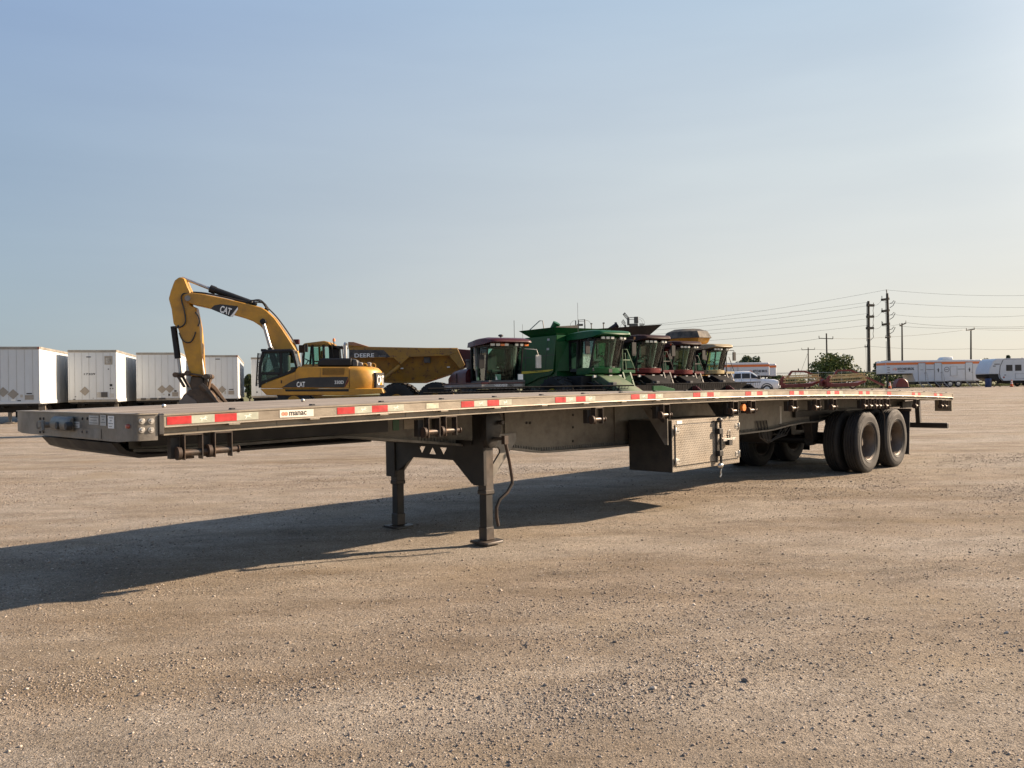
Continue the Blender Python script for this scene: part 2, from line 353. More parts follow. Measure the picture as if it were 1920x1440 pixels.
og = bpy.data.objects.new('loose_gravel', pmx); COL.objects.link(og); tag(og, 'loose tan and grey gravel scattered over the yard', 'gravel', kind='stuff')
shapes = [stone_shape(i) for i in range(7)]; sm = stone_material('stone_surface', False)
for s_ in shapes: s_.materials.append(sm)
k = 0
while k < 170:
    D = 2.3*(13/2.3)**random.random(); x = random.uniform(-.68, .68)*D
    if random.random() > dens(x, D)+.04: continue
    r_ = random.uniform(.008, .0145)*(1.5 if random.random() < .12 else 1)*(D/6)**.3
    share(shapes[k % 7], 'stone', yard, (x, D, ground_z(x, D)+relief(x, D)+r_*.3), (random.uniform(-.3, .3), random.uniform(-.3, .3), random.uniform(0, 6.3)), (r_, r_, r_)); k += 1

# ------------------------------------------------------------------ materials of the trailer
ALU = pm('aluminium', (.30, .262, .208), .5, .35, .22, 3.0, dirt=(.13, .105, .078), damt=.55, dscale=5.0, stretch=.4, bump=.12, bscale=90)
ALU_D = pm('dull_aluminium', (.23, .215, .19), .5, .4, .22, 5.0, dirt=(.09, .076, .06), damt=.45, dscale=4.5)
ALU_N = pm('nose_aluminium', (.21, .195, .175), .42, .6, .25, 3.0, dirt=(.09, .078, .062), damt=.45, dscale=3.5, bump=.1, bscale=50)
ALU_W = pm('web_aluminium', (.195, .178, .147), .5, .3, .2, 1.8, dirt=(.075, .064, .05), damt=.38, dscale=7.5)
DECK = pm('deck_aluminium', (.285, .245, .20), .65, .1, .34, 9.0, dirt=(.12, .09, .064), damt=.65, dscale=4.0, stretch=.10, bump=.3, bscale=30)
STEEL_K = pm('black_steel', (.013, .0125, .012), .5, .1, .2, 4, dirt=(.07, .05, .035), damt=.14, dscale=3)
STEEL_G = pm('grey_steel', (.05, .0485, .0465), .5, .3, .3, 9, dirt=(.12, .085, .06), damt=.35, dscale=3)
RAWST = pm('worn_steel', (.11, .10, .09), .4, .7, .25, 8, dirt=(.10, .055, .03), damt=.45, dscale=6)
RUSTY = pm('rusty_steel', (.04, .032, .027), .6, .3, .25, 9, dirt=(.11, .06, .035), damt=.4, dscale=7)
ZINC = pm('zinc_bolt', (.60, .58, .54), .32, .85, .1, 12, damt=.15)
RUB = pm('tyre_rubber', (.022, .021, .020), .8, 0, .2, 6, dirt=(.065, .055, .045), damt=.3, dscale=2.2, bump=.15, bscale=50)
RIMM = pm('wheel_rim', (.17, .145, .12), .5, .35, .2, 4, dirt=(.10, .062, .038), damt=.6, dscale=3)
REDT = pm('red_tape', (.50, .022, .025), .35, 0, .22, 14, dirt=(.25, .06, .05), damt=.3, dscale=9, coat=.3)
SILT = pm('silver_tape', (.44, .46, .37), .35, .1, .10, 14, dirt=(.30, .31, .24), damt=.25, dscale=8, coat=.3)
WHT = pm('white_print', (.80, .80, .76), .5, 0, .06, 9, damt=.12)
OFFW = pm('grey_label', (.48, .48, .45), .55, 0, .1, 9, damt=.3)
BLKP = pm('black_print', (.02, .02, .022), .5, 0, .1, 9, damt=.05)
SALM = pm('salmon_print', (.75, .26, .17), .5, 0, .1, 9, damt=.1)
GRNP = pm('green_print', (.03, .13, .07), .5, 0, .1, 9, damt=.1)
AMB = pm('amber_lens', (.85, .22, .03), .25, 0, .1, 5, damt=.1, coat=.5)
REDL = pm('red_lens', (.35, .05, .03), .25, 0, .1, 5, damt=.1, coat=.5)
def diamond_plate():
    m = pm('diamond_plate', (.27, .24, .20), .5, .5, .08, 3, dirt=(.34, .27, .19), damt=.22, dscale=2.0); nt = m.node_tree; b = nt.nodes['Principled BSDF']
    tc = nd(nt, 'ShaderNodeTexCoord'); hs = []
    for ang, off in ((45, 0.0), (-45, .5)):
        mp = nd(nt, 'ShaderNodeMapping'); nt.links.new(tc.outputs['Object'], mp.inputs[0]); mp.inputs['Rotation'].default_value = (0, R(ang), 0); mp.inputs['Scale'].default_value = (26, 0, 26); mp.inputs['Location'].default_value = (off, 0, off)
        # lozenges: long in one direction, short in the other
        sx_ = nd(nt, 'ShaderNodeSeparateXYZ'); nt.links.new(mp.outputs[0], sx_.inputs[0]); parts = []
        for ax, wd in ((0, .34), (2, .11)):
            fr = nd(nt, 'ShaderNodeMath', operation='FRACT'); nt.links.new(sx_.outputs[ax], fr.inputs[0])
            su = nd(nt, 'ShaderNodeMath', operation='SUBTRACT'); nt.links.new(fr.outputs[0], su.inputs[0]); su.inputs[1].default_value = .5
            ab = nd(nt, 'ShaderNodeMath', operation='ABSOLUTE'); nt.links.new(su.outputs[0], ab.inputs[0])
            dv = nd(nt, 'ShaderNodeMath', operation='DIVIDE'); nt.links.new(ab.outputs[0], dv.inputs[0]); dv.inputs[1].default_value = wd; parts.append(dv)
        mxn = nd(nt, 'ShaderNodeMath', operation='MAXIMUM'); nt.links.new(parts[0].outputs[0], mxn.inputs[0]); nt.links.new(parts[1].outputs[0], mxn.inputs[1])
        hs.append(ramp(nt, mxn.outputs[0], [(.55, 1.0), (1.0, 0.0)]).outputs[0])
    mm = nd(nt, 'ShaderNodeMath', operation='MAXIMUM'); nt.links.new(hs[0], mm.inputs[0]); nt.links.new(hs[1], mm.inputs[1])
    bp = nd(nt, 'ShaderNodeBump', Strength=1.0, Distance=.014); nt.links.new(mm.outputs[0], bp.inputs['Height']); nt.links.new(bp.outputs[0], b.inputs['Normal']); return m
DIAM = diamond_plate()

# ------------------------------------------------------------------ the flatbed trailer (x = distance from its nose, y = in from the near side)
TX, TY, TTH = -2.3939, 5.147, .7918
TL, TW = 16.15, 2.59
def deck_z(s):
    u = s/TL; return 1.372*(1-u)*(1-2*u)+1.43*4*u*(1-u)+1.255*u*(2*u-1)
fb = thing('flatbed_trailer', 'long empty aluminium flatbed trailer with red and silver tape along its near side', 'trailer', (TX, TY, 0), TTH)
T = Tr((TX, TY, 0), TTH)
def s_at(px, y=None, ly=0.0):
    """distance from the nose of the point of the near rail at photograph column px"""
    lo, hi = -1.0, 18.0
    for _ in range(40):
        m = (lo+hi)/2; p = V((TX+m*math.cos(TTH)-ly*math.sin(TTH), TY+m*math.sin(TTH)+ly*math.cos(TTH), 1.35)); d = CAMROT.transposed() @ (p-V((0, 0, CAM_H)))
        if 960+FPX*d.x/-d.z < px: lo = m
        else: hi = m
    return lo
def along(sec, s0, s1, n, dz=deck_z, caps=True, mb=None):
    """sweep a (y, z) cross-section along the cambered deck"""
    mb = mb or MB(); rings = []
    for i in range(n+1):
        s = s0+(s1-s0)*i/n; z0 = dz(s); rings.append([(s, y, z0+z) for y, z in sec])
    return mb.loft(rings, caps)
# deck planks: ribbed extrusions running the length of the deck
NPL = 9; y0 = .075; pw = (TW-.15)/NPL
for i in range(NPL):
    a = y0+i*pw+.003; b = y0+(i+1)*pw-.003; sec = [(a, -.035)]
    nr_ = 6
    for k in range(nr_):
        u0 = a+(b-a)*k/nr_; u1 = a+(b-a)*(k+1)/nr_
        sec += [(u0+.002, -.004), (u0+.008, -.001), (u1-.008, -.001), (u1-.002, -.004)]
    sec += [(b, -.035)]
    along(sec, .02 if i not in (0, NPL-1) else .25, TL-.01, 20).build('deck_plank', DECK, fb, ang=20)
# side rails
sec = [(.085, 0), (.012, .004), (0, -.002), (0, -.012), (.006, -.016), (.006, -.076), (-.004, -.080), (-.008, -.087), (.02, -.09), (.052, -.093), (.052, -.128), (.006, -.131), (.006, -.139), (.085, -.139), (.085, -.13), (.062, -.128), (.062, -.03), (.085, -.03)]
along(sec, .203, TL, 40).build('side_rail', ALU, fb, ang=25, label='near side rail with red and silver reflective tape')
along([(TW-y, z) for y, z in sec], .203, TL, 40).build('side_rail', ALU, fb, ang=25, label='far side rail')
# the nose: flat front, cut corners, rounded into the side
full = lambda p: p+[(x, TW-y) for x, y in p[::-1]]
def nose_ring(off):
    o = [(.162, off)]
    for k in range(6): a = R(-90-k*16.5); o.append((.052+.036*math.cos(a)*(1-off/.036), .036+.036*math.sin(a)*(1-off/.036)))
    return o+[(off, .237), (off, .40)]
ZN = deck_z(.1)
mbn = MB(); po, pi = nose_ring(0), nose_ring(.010); zb_ = [-.164 if i < 7 else -.176 for i in range(len(po))]
po, pi, zb_ = full(po), full(pi), zb_+zb_[::-1]
mbn.loft([[(a[0], a[1], ZN+z), (a[0], a[1], ZN+.002), (b[0], b[1], ZN+.002), (b[0], b[1], ZN+z)] for a, b, z in zip(po, pi, zb_)])
mbn.build('nose_plate', ALU_N, fb, ang=30)
mb = MB(); po, pi = full(nose_ring(-.010)), full(nose_ring(.09))
mb.loft([[(a[0], a[1], ZN+.003), (a[0], a[1], ZN+.010), (b[0], b[1], ZN+.010), (b[0], b[1], ZN+.003)] for a, b in zip(po, pi)])
mb.build('nose_edge', ALU, fb)
MB().box(.166, .200, -.012, .03, ZN-.13, ZN-.002).build('corner_post', STEEL_G, fb, bevel=.004)
bolt = MB().cyl((0, -.003, 0), (0, .003, 0), .020, n=16).cyl((0, -.015, 0), (0, -.003, 0), .0125, n=6).mesh('bolt', ZINC, bevel=.002)
for px in (265.8, 283.3):
    for py in (789.8, 806.4):
        x, z = T.y(px, py, 0); share(bolt, 'bolt', fb, (x, -.003, z))
mk = MB().lathe([(.001, -.014), (.012, -.012), (.015, -.004), (.015, .008)], (0, 0, 0), (1, 0, 0), 14).mesh('marker_light', REDL); w_, z = T.x(237.7, 799.6, .0); share(mk, 'marker_light', fb, (.006, w_, z))
# connectors on the front
def nx(px, py, x=-.03): return T.x(px, py, x)
(wa, za), (wb, zb2) = nx(91, 808, -.06), nx(124, 782, -.06)
mb = MB(); mb.prism([(-.002, za), (-.05, za+.012), (-.06, za+.06), (-.035, zb2), (-.002, zb2)], wb, wa, 'y'); cb = mb.build('connector_box', ALU_D, fb, bevel=.012)
for px, py in ((107, 798), (124.5, 799)):
    w_, z = nx(px, py, -.06); MB().lathe([(.001, -.008), (.020, -.014), (.028, -.012), (.030, 0), (.03, .03)], (-.055, w_, z), (1, 0, 0), 14, caps=False).build('electrical_socket', BLKP, cb)
w_, z = nx(84, 797, -.05); mb = MB(); mb.cyl((-.06, w_, z), (-.002, w_, z), .022, n=10); mb.box(-.085, -.05, w_-.015, w_+.05, z-.02, z+.03); mb.bar((-.07, w_-.03, z-.045), (-.07, w_, z+.035), .02, .03); mb.build('air_coupling', ALU_D, fb, bevel=.004)
w_, z = nx(74, 797, -.03); mb = MB(); mb.cyl((-.045, w_, z), (-.002, w_, z), .03, .015, 10); mb.build('air_coupling', BLKP, fb)
for (pa, pb, ya_, yb_, m) in ((136, 150, 791, 801.5, OFFW), (168, 185.6, 779.5, 795.5, OFFW), (189, 199.5, 778, 797.8, OFFW), (203.7, 214.6, 780, 803, WHT)):
    (w1, z1), (w0, z0) = T.x(pa, yb_, 0), T.x(pb, ya_, 0)
    o = MB().box(-.0042, -.0014, w0, w1, z1, z0).build('sticker', m, fb); t = MB()
    for k in range(4): t.box(-.0058, -.0052, w0+.012+.02*(k % 2), w1-.012-.012*((k+1) % 3), z0-.014-.019*k, z0-.011-.019*k) if z0-.016-.019*k > z1 else None
    t.build('print_line', BLKP, o)['kind'] = 'stuff'
rv = MB().ball((0, 0, 0), .011, 8, 5, (.6, 1, 1)).mesh('rivet', STEEL_K)
for px in (75.5, 82, 155, 164):
    for py in (785, 810): w_, z = T.x(px, py, 0); share(rv, 'rivet', fb, (-.002, w_, z))
MB().box(-.0035, -.0012, *[T.x(q, 800, 0)[0] for q in (190, 140)], ZN-.165, ZN-.10).build('patch_plate', ALU_D, fb)
# coupler plate under the nose
mb = MB(); prof = [(.06, -.20), (.12, -.275), (.24, -.315), (2.2, -.315), (2.2, -.30), (.26, -.29), (.16, -.255), (.10, -.195)]
mb.prism([(s, deck_z(.3)+z) for s, z in prof], .52, TW-.52, 'y'); mb.build('coupler_plate', STEEL_K, fb, bevel=.004)
mb = MB(); mb.cyl((.92, TW/2, deck_z(.9)-.315), (.92, TW/2, deck_z(.9)-.40), .045, .04, 16); mb.cyl((.92, TW/2, deck_z(.9)-.40), (.92, TW/2, deck_z(.9)-.415), .055, n=16); mb.build('kingpin', RAWST, fb)

# main beams: deep in the middle, shallow over the coupler and the axles
bot = [(.26, 1.095)]
for px, py in ((330, 846), (460, 835), (560, 827), (627, 821.5), (680, 823), (736, 827.5), (810, 832), (887, 838), (945, 841), (1000, 847.5), (1020, 850), (1100, 843.5), (1179, 836.5), (1387, 815), (1449, 807.5), (1480, 799), (1508, 793.5), (1536, 792)):
    bot.append(T.y(px, py, .68))
bot += [(12.6, 1.01), (TL-.5, 1.0)]
bot.sort()
def bz(s):
    for (a, za), (b, zb) in zip(bot, bot[1:]):
        if a <= s <= b: return za+(zb-za)*(s-a)/(b-a)
    return bot[-1][1]
for yc in (.76, TW-.76):
    ns = 90; web = MB(); fl = MB(); r1 = []; r2 = []
    for i in range(ns+1):
        s = .26+(TL-.5-.26)*i/ns; zt = deck_z(s)-.14; zb = bz(s)
        r1.append([(s, yc-.006, zb+.02), (s, yc-.006, zt), (s, yc+.006, zt), (s, yc+.006, zb+.02)])
        r2.append([(s, yc-.085, zb), (s, yc-.085, zb+.022), (s, yc+.085, zb+.022), (s, yc+.085, zb)])
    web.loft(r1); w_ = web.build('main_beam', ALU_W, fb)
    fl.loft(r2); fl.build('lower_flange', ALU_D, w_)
    rw = MB(); sg = yc-.006
    if yc < 1:
        for i in range(230):
            s = 2.9+i*.04
            if s > 11.2: break
            z = bz(s)+.042; rw.box(s-.006, s+.006, sg-.008, sg, z-.016, z+.016)
        rw.build('flange_bolts', ALU_D, w_)['kind'] = 'stuff'
        # plates, stickers and bolts on the web
        for px, py, wd, hg, m in ((742, 797, .07, .10, GRNP), (768, 795, .14, .09, ALU), (1463, 778, .07, .28, OFFW), (1518, 778, .10, .08, ALU_D)):
            s, z = T.y(px, py, sg); MB().box(s-wd/2, s+wd/2, sg-.006, sg-.001, z-hg/2, z+hg/2).build('web_plate', m, w_)
        for px, py in ((987, 793), (993.5, 793), (1074, 778), (1074, 801), (1074, 827)):
            s, z = T.y(px, py, sg); share(rv, 'web_bolt', w_, (s, sg-.003, z), (0, 0, R(90)), (1.4, 1.4, 1.4))
        for px in (946, 1152): 
            s, z = T.y(px, 790, sg); MB().box(s-.015, s+.015, sg-.02, sg-.001, bz(s)+.03, deck_z(s)-.15).build('web_stiffener', ALU_W, w_)
MB().box(.32, 2.5, .69, .70, 1.13, deck_z(1)-.15).build('coupler_side', BLKP, fb)
# crossmembers
cm = MB(); cm.box(-.05, .05, .05, TW-.05, -.004, 0); cm.box(-.003, .003, .05, TW-.05, -.098, -.004); cm.box(-.03, .03, .05, TW-.05, -.102, -.098)
cmm = cm.mesh('crossmember', ALU_D)
for i in range(27): s = .45+i*.585; share(cmm, 'crossmember', fb, (s, 0, deck_z(s)-.038))
mb = MB(); mb.box(TL-.012, TL+.03, 0.0, TW, deck_z(TL)-.14, deck_z(TL)-.002); mb.build('rear_sill', ALU, fb, bevel=.004)
# reflective tape: red and silver pieces in groups
def tape(p0, p1, mat, name):
    a, b = s_at(p0), s_at(p1); z = deck_z((a+b)/2)
    mb = MB(); n = 3; rings = []
    for i in range(n+1):
        s = a+(b-a)*i/n; zz = deck_z(s); rings.append([(s, .0058, zz-.072), (s, .0058, zz-.020), (s, .0035, zz-.020), (s, .0035, zz-.072)])
    return mb.loft(rings).build(name, mat, fb), a, b
HORSE = [(-.95,.12),(-.62,.42),(-.38,.40),(-.30,.22),(.10,.26),(.30,.42),(.42,.86),(.62,.62),(.98,.50),(.90,.36),(.62,.34),(.48,.06),(.78,-.02),(.90,-.42),(.76,-.44),(.66,-.16),(.30,-.18),(.10,-.10),(-.20,-.14),(-.30,-.52),(-.66,-.70),(-.72,-.60),(-.46,-.44),(-.48,-.10),(-.70,.10)]
EMB = pm('pale_emblem', (.72, .74, .64), .45, 0, .08, 9, damt=.1)
reds = [(313.5,359.7),(402.9,444.5),(633,665.7),(697.8,727.7),(865.7,889.7),(914.2,936.6),(1042,1061.7),(1080.5,1098.7),(1184,1200),(1215,1230),(1300.7,1314),(1326.5,1339),(1398.3,1409),(1419.5,1430.5),(1481,1489.5),(1498.5,1507.6),(1551,1557.6),(1565,1574),(1611,1618),(1624,1631),(1664,1671.5),(1710.5,1716),(1721,1726.5),(1751.7,1757),(1761.6,1767)]
sils = [(359.7,402.9),(444.5,485),(665.7,697.8),(727.7,758),(889.7,914.2),(936.6,960),(1061.7,1080.5),(1098.7,1117),(1200,1215),(1230,1244),(1314,1326.5),(1339,1350),(1409,1419.5),(1430.5,1440),(1489.5,1498.5),(1507.6,1516),(1557.6,1565),(1574,1581),(1618,1624),(1631,1637),(1716,1721),(1757,1761.6)]
for a, b in reds: tape(a, b, REDT, 'red_tape_strip')
for i, (a, b) in enumerate(sils):
    o, s0, s1 = tape(a, b, SILT, 'silver_tape_strip')
    if i < 10:
        sc = .0235; cx = (s0+s1)/2; cz = deck_z(cx)-.047
        MB().prism([(cx+x*sc*1.25, cz+z*sc) for x, z in HORSE], .0052, .0040, 'y').build('horse_emblem', EMB, o) if False else MB().prism([(cx+x*sc*1.25, cz+z*sc) for x, z in HORSE], .0026, .0034, 'y').build('horse_emblem', EMB, o)
# maker's name on the rail
a, b = s_at(525), s_at(588.5); za = deck_z((a+b)/2); ti = math.atan2(deck_z(b)-deck_z(a), b-a)
dl = MB().box(a, b, .0035, .0058, za-.0725, za-.0195).build('name_decal', pm('decal_cream', (.74, .69, .60), .5, 0, .08, 6, damt=.15), fb)
wd = b-a; mb = MB(); mb.text('manac', .058, (a+wd*.265, .0034, za-.060), (1, 0, ti), (0, 0, 1), .001, .022, .98); mb.build('lettering', BLKP, dl)
mb = MB()
for k in (.10, .185): mb.cyl((a+wd*k, .0028, za-.047), (a+wd*k, .0034, za-.047), .0155, n=18)
mb.build('round_logo_dots', SALM, dl)
l2 = MB(); a, b = s_at(800), s_at(823); za = deck_z((a+b)/2); l2.box(a, b, .0035, .0058, za-.068, za-.024); l2.build('name_decal', pm('decal_old', (.55, .54, .40), .55, 0, .25, 20, damt=.4), fb, label='faded pale label on the rail')
# stake pockets: a bright foot under the rail and a dark mouth in its top
sp = MB(); sp.box(-.042, .042, -.012, .03, -.101, -.0885)
spm = sp.mesh('stake_pocket', ALU, bevel=.003)
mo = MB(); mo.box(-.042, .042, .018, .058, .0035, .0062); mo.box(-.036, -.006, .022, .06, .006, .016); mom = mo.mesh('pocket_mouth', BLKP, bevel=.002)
for i in range(25):
    s = .68+i*.632; sp_ = share(spm, 'stake_pocket', fb, (s, 0, deck_z(s)))
    share(mom, 'pocket_mouth', sp_, (0.03, 0, 0))
    share(spm, 'stake_pocket', fb, (s, TW, deck_z(s)), (0, 0, math.pi))
# strap winches under the rail
def winch_mesh():
    f = MB(); w_, h_, t_ = .060, .168, .004
    for x in (-w_, w_): f.box(x-t_, x+t_, -.012, .052, -h_, 0)
    f.box(-w_-t_, w_+t_, -.012, .052, -.008, .002)
    d = MB(); d.cyl((-.056, .02, -h_+.045), (.064, .02, -h_+.045), .024, n=14)
    r = MB(); r.lathe([(.02, -.012), (.045, -.012), (.045, .012), (.02, .012)], (-.092, .02, -h_+.045), (1, 0, 0), 14); r.cyl((-.092, .02, -h_+.045), (w_+.055, .02, -h_+.045), .02, n=12)
    r.cyl((w_+.055, .02, -h_+.045), (w_+.062, .02, -h_+.045), .027, n=12)
    b = MB(); b.box(-.13, -.075, .045, .10, -.16, -.02)
    return f.mesh('winch_frame', RAWST, bevel=.002), d.mesh('drum', RAWST), r.mesh('ratchet', RUSTY), b.mesh('slider', STEEL_K)
wf, wdm, wr, wsl = winch_mesh()
for px in (361, 417, 812, 844, 1121.5, 1248, 1377.5, 1410.5, 1489, 1532.5, 1563.5, 1623.5, 1634, 1644, 1651, 1663.5, 1719, 1767, 1774):
    s = s_at(px); z = deck_z(s)-.142
    w_ = share(wf, 'strap_winch', fb, (s, -.004, z)); share(wdm, 'drum', w_); share(wr, 'ratchet', w_); (px < 1700 and share(wsl, 'slider', w_))
s = s_at(1391.5); MB().lathe([(.001, -.02), (.035, -.018), (.045, 0), (.045, .03)], (s, .0, deck_z(s)-.225), (0, -1, 0), 14).build('amber_side_light', AMB, fb)

# landing gear
lg_s, lg_y = 3.48, (.45, 1.84)
def leg(yc, rear):
    o = MB(); o.box(lg_s-.056, lg_s+.056, yc-.056, yc+.056, .49, 1.26); o.box(lg_s-.061, lg_s+.061, yc-.061, yc+.061, .485, .53)
    ob = o.build('landing_leg', STEEL_G, fb, bevel=.008)
    i = MB(); i.box(lg_s-.047, lg_s+.047, yc-.047, yc+.047, .15, .50); i.build('inner_tube', STEEL_K, ob, bevel=.006)
    f = MB(); f.box(lg_s-.054, lg_s+.054, yc-.054, yc+.054, .045, .17); f.build('foot_bracket', STEEL_G, ob, bevel=.006)
    p = MB(); n = 10
    p.loft([[(lg_s+u*.128, yc+v*.125, z+.014*(abs(u)**3)) for u, v in ((-1,-.8),(-.8,-1),(.8,-1),(1,-.8),(1,.8),(.8,1),(-.8,1),(-1,.8))] for z in (.006, .03)]); p.box(lg_s-.11, lg_s+.11, yc-.015, yc+.015, .03, .05); p.build('foot_plate', STEEL_G, ob, bevel=.004)
    m = MB(); m.box(lg_s-.100, lg_s-.058, yc-.078, yc+.078, .575, 1.26); m.build('mounting_plate', STEEL_K, ob, bevel=.004)
    return ob
legN = leg(lg_y[0], 0); legF = leg(lg_y[1], 0)
# cross panel with triangular cut-outs between the legs (a ring of pieces round each hole)
mb = MB(); xa, xb = lg_s-.085, lg_s-.078; ya, yb = lg_y[0]+.079, lg_y[1]-.079
zt, zm_ = .975, .80
tri = []
cy = (ya+yb)/2
for k, cx in enumerate((cy+.17, cy, cy-.17)):
    up = (k % 2 == 1); h0, h1 = zt-.055, zm_+.045
    tri.append([(cx-.055, h1), (cx+.055, h1), (cx, h0)] if up else [(cx-.055, h0), (cx, h1), (cx+.055, h0)])
bmx = bmesh.new()
def polyloop(pts): 
    vs = [bmx.verts.new((xa, y, z)) for y, z in pts]; return [bmx.edges.new((vs[i], vs[(i+1) % len(vs)])) for i in range(len(vs))]
es = polyloop([(ya, zt), (yb, zt), (yb, .64), (yb-.03, .64), (yb-.30, zm_), (ya+.30, zm_), (ya+.03, .585), (ya, .585)])
for t in tri: es += polyloop(t)
bmesh.ops.triangle_fill(bmx, use_beauty=True, edges=es)
r_ = bmesh.ops.extrude_face_region(bmx, geom=bmx.faces[:]); bmesh.ops.translate(bmx, verts=[v for v in r_['geom'] if isinstance(v, bmesh.types.BMVert)], vec=(.007, 0, 0)); bmesh.ops.recalc_face_normals(bmx, faces=bmx.faces)
me = bpy.data.meshes.new('cross_panel'); bmx.to_mesh(me); bmx.free(); me.materials.append(STEEL_K); o = bpy.data.objects.new('cross_panel', me); COL.objects.link(o); o.parent = fb
mb = MB(); mb.box(lg_s-.11, lg_s-.086, ya, yb, zt-.012, zt+.03); mb.build('cross_beam', STEEL_K, fb)
for yc, d in ((lg_y[0]+.07, 1), (lg_y[1]-.07, -1)):
    mb = MB(); mb.bar((lg_s-.02, yc, .66), (lg_s-.02, yc+d*.36, 1.06), .06, .05); mb.build('diagonal_brace', STEEL_K, fb, bevel=.004)
for yc in lg_y:       # braces running back to the beam
    mb = MB(); mb.prism([(lg_s+.057, 1.06), (lg_s+.42, 1.06), (lg_s+.42, .98), (lg_s+.057, .59), (lg_s+.057, .73), (lg_s+.19, .875), (lg_s+.19, .90), (lg_s+.165, .93), (lg_s+.057, .93)], yc-.012, yc+.012, 'y'); mb.build('rear_brace', ALU_D, fb, bevel=.003)
# gear box and crank
mb = MB(); gp = [(-.085, .17), (.06, .19), (.115, .12), (.105, -.02), (.03, -.16), (-.06, -.17), (-.10, -.09), (-.10, .10)]
mb.prism([(lg_s-.025+x, 1.11+z) for x, z in gp], lg_y[0]-.150, lg_y[0]-.058, 'y'); gb = mb.build('gear_box', STEEL_K, fb, bevel=.014, segs=2)
mb = MB(); yh_ = lg_y[0]-.155
mb.cyl((lg_s-.03, yh_, 1.03), (lg_s-.03, yh_-.15, 1.03), .016, n=10); mb.cyl((lg_s+.045, yh_, 1.18), (lg_s+.045, yh_-.05, 1.18), .02, n=8); mb.build('crank_shaft', STEEL_G, gb)
mb = MB(); mb.tube([(lg_s-.03, yh_-.14, 1.04), (lg_s-.01, yh_-.14, .97), (lg_s+.045, yh_-.13, .80), (lg_s+.085, yh_-.12, .65), (lg_s+.085, yh_-.12, .60), (lg_s+.03, yh_-.11, .52), (lg_s-.065, yh_-.10, .46), (lg_s-.10, yh_-.09, .39), (lg_s-.09, yh_-.08, .30), (lg_s-.065, yh_-.075, .21)], .0155, 8); mb.box(lg_s-.05, lg_s, yh_-.165, yh_-.12, .98, 1.06); mb.build('crank_handle', RUSTY, gb)

# tool box
t0, t1 = 6.09, 7.63; zb_, zt_ = .497, 1.10; yn, yf = .05, .665
def frame_box(mb):
    mb.box(t0, t1, yn, yf, zb_, zt_)
mb = MB(); frame_box(mb); tb = mb.build('tool_box', DIAM, fb, bevel=.004)
mb = MB(); mb.box(t0-.004, t0-.0005, yn+.003, yf, zb_+.003, zt_-.003); mb.box(t0-.002, t1+.002, yn+.01, yf+.003, zb_-.004, zb_-.0005); mb.build('end_panel', pm('plain_black', (.011, .011, .011), .55, 0, .15, 4, damt=.08), tb)  # flat black sheet over the end and underside of the box
ym = yn-.012
for a, b in ((t0+.055, t0+.945), (t0+.965, t1-.05)):
    mb = MB(); mb.box(a, b, ym, yn-.001, zb_+.065, zt_-.06); d = mb.build('door', DIAM, tb, bevel=.003)
    mb = MB(); mb.box(a-.010, a, yn-.0035, yn-.0012, zb_+.055, zt_-.05); mb.box(b, b+.010, yn-.0035, yn-.0012, zb_+.055, zt_-.05); mb.box(a, b, yn-.0035, yn-.0012, zb_+.055, zb_+.065); mb.box(a, b, yn-.0035, yn-.0012, zt_-.06, zt_-.05); mb.build('door_gasket', BLKP, tb)
for x, sg in ((t0+.045, 1), (t1-.04, -1)):
    for z in (zb_+.12, zt_-.13):
        mb = MB(); mb.box(x, x+sg*.085, ym-.006, ym, z-.03, z+.03); mb.cyl((x, ym-.008, z-.045), (x, ym-.008, z+.045), .011, n=8); hg = mb.build('hinge', ZINC, tb, bevel=.002)
        mb = MB()
        for k in (.04, .068): mb.cyl((x+sg*k, ym-.009, z), (x+sg*k, ym-.006, z), .007, n=6)
        mb.build('hinge_bolt', STEEL_K, hg)['kind'] = 'stuff'
xb_ = t0+.985
mb = MB(); mb.cyl((xb_, ym-.045, zb_-.03), (xb_, ym-.045, zt_-.015), .016, n=10); lb = mb.build('lock_bar', STEEL_K, tb)
mb = MB(); mb.box(t0+.935, t0+.972, ym-.014, ym-.001, zb_+.045, zt_-.04); mb.build('centre_strip', STEEL_G, tb)
for z in (zb_+.16, zt_-.17):
    mb = MB(); mb.box(xb_-.06, xb_+.03, ym-.066, ym-.001, z-.035, z+.035); mb.build('bar_clamp', STEEL_K, tb, bevel=.006)
for z in (zt_-.03, zb_+.01):
    mb = MB(); mb.ball((xb_-.01, ym-.04, z), .045, 10, 6, (1.1, .8, .75)); mb.build('cam_keeper', ZINC if z < .8 else STEEL_G, tb)
mb = MB(); mb.box(xb_+.05, xb_+.16, ym-.02, ym, .76, .84); mb.box(xb_+.05, xb_+.36, ym-.055, ym-.03, .80, .835); mb.tube([(xb_+.17, ym-.03, .86), (xb_+.175, ym-.05, .93), (xb_+.21, ym-.05, .94), (xb_+.22, ym-.05, .86)], .008, 6); mb.build('latch_handle', ZINC, tb, bevel=.004)
mb = MB(); mb.box(xb_+.155, xb_+.235, ym-.075, ym-.02, .745, .82); mb.tube([(xb_+.17, ym-.045, .82), (xb_+.17, ym-.045, .87), (xb_+.22, ym-.045, .87), (xb_+.22, ym-.045, .82)], .009, 6); mb.build('padlock', STEEL_K, tb, bevel=.012)
mb = MB(); mb.tube([(xb_, ym-.045, zb_-.03), (xb_-.015, ym-.045, zb_-.07), (xb_-.005, ym-.045, zb_-.10), (xb_-.03, ym-.045, zb_-.13)], .011, 6); mb.build('hanging_pin', ZINC, tb)
mb = MB(); mb.box(t0+.10, t0+.21, yn-.0035, yn-.001, zt_-.045, zt_-.008); mb.build('sticker', WHT, tb)
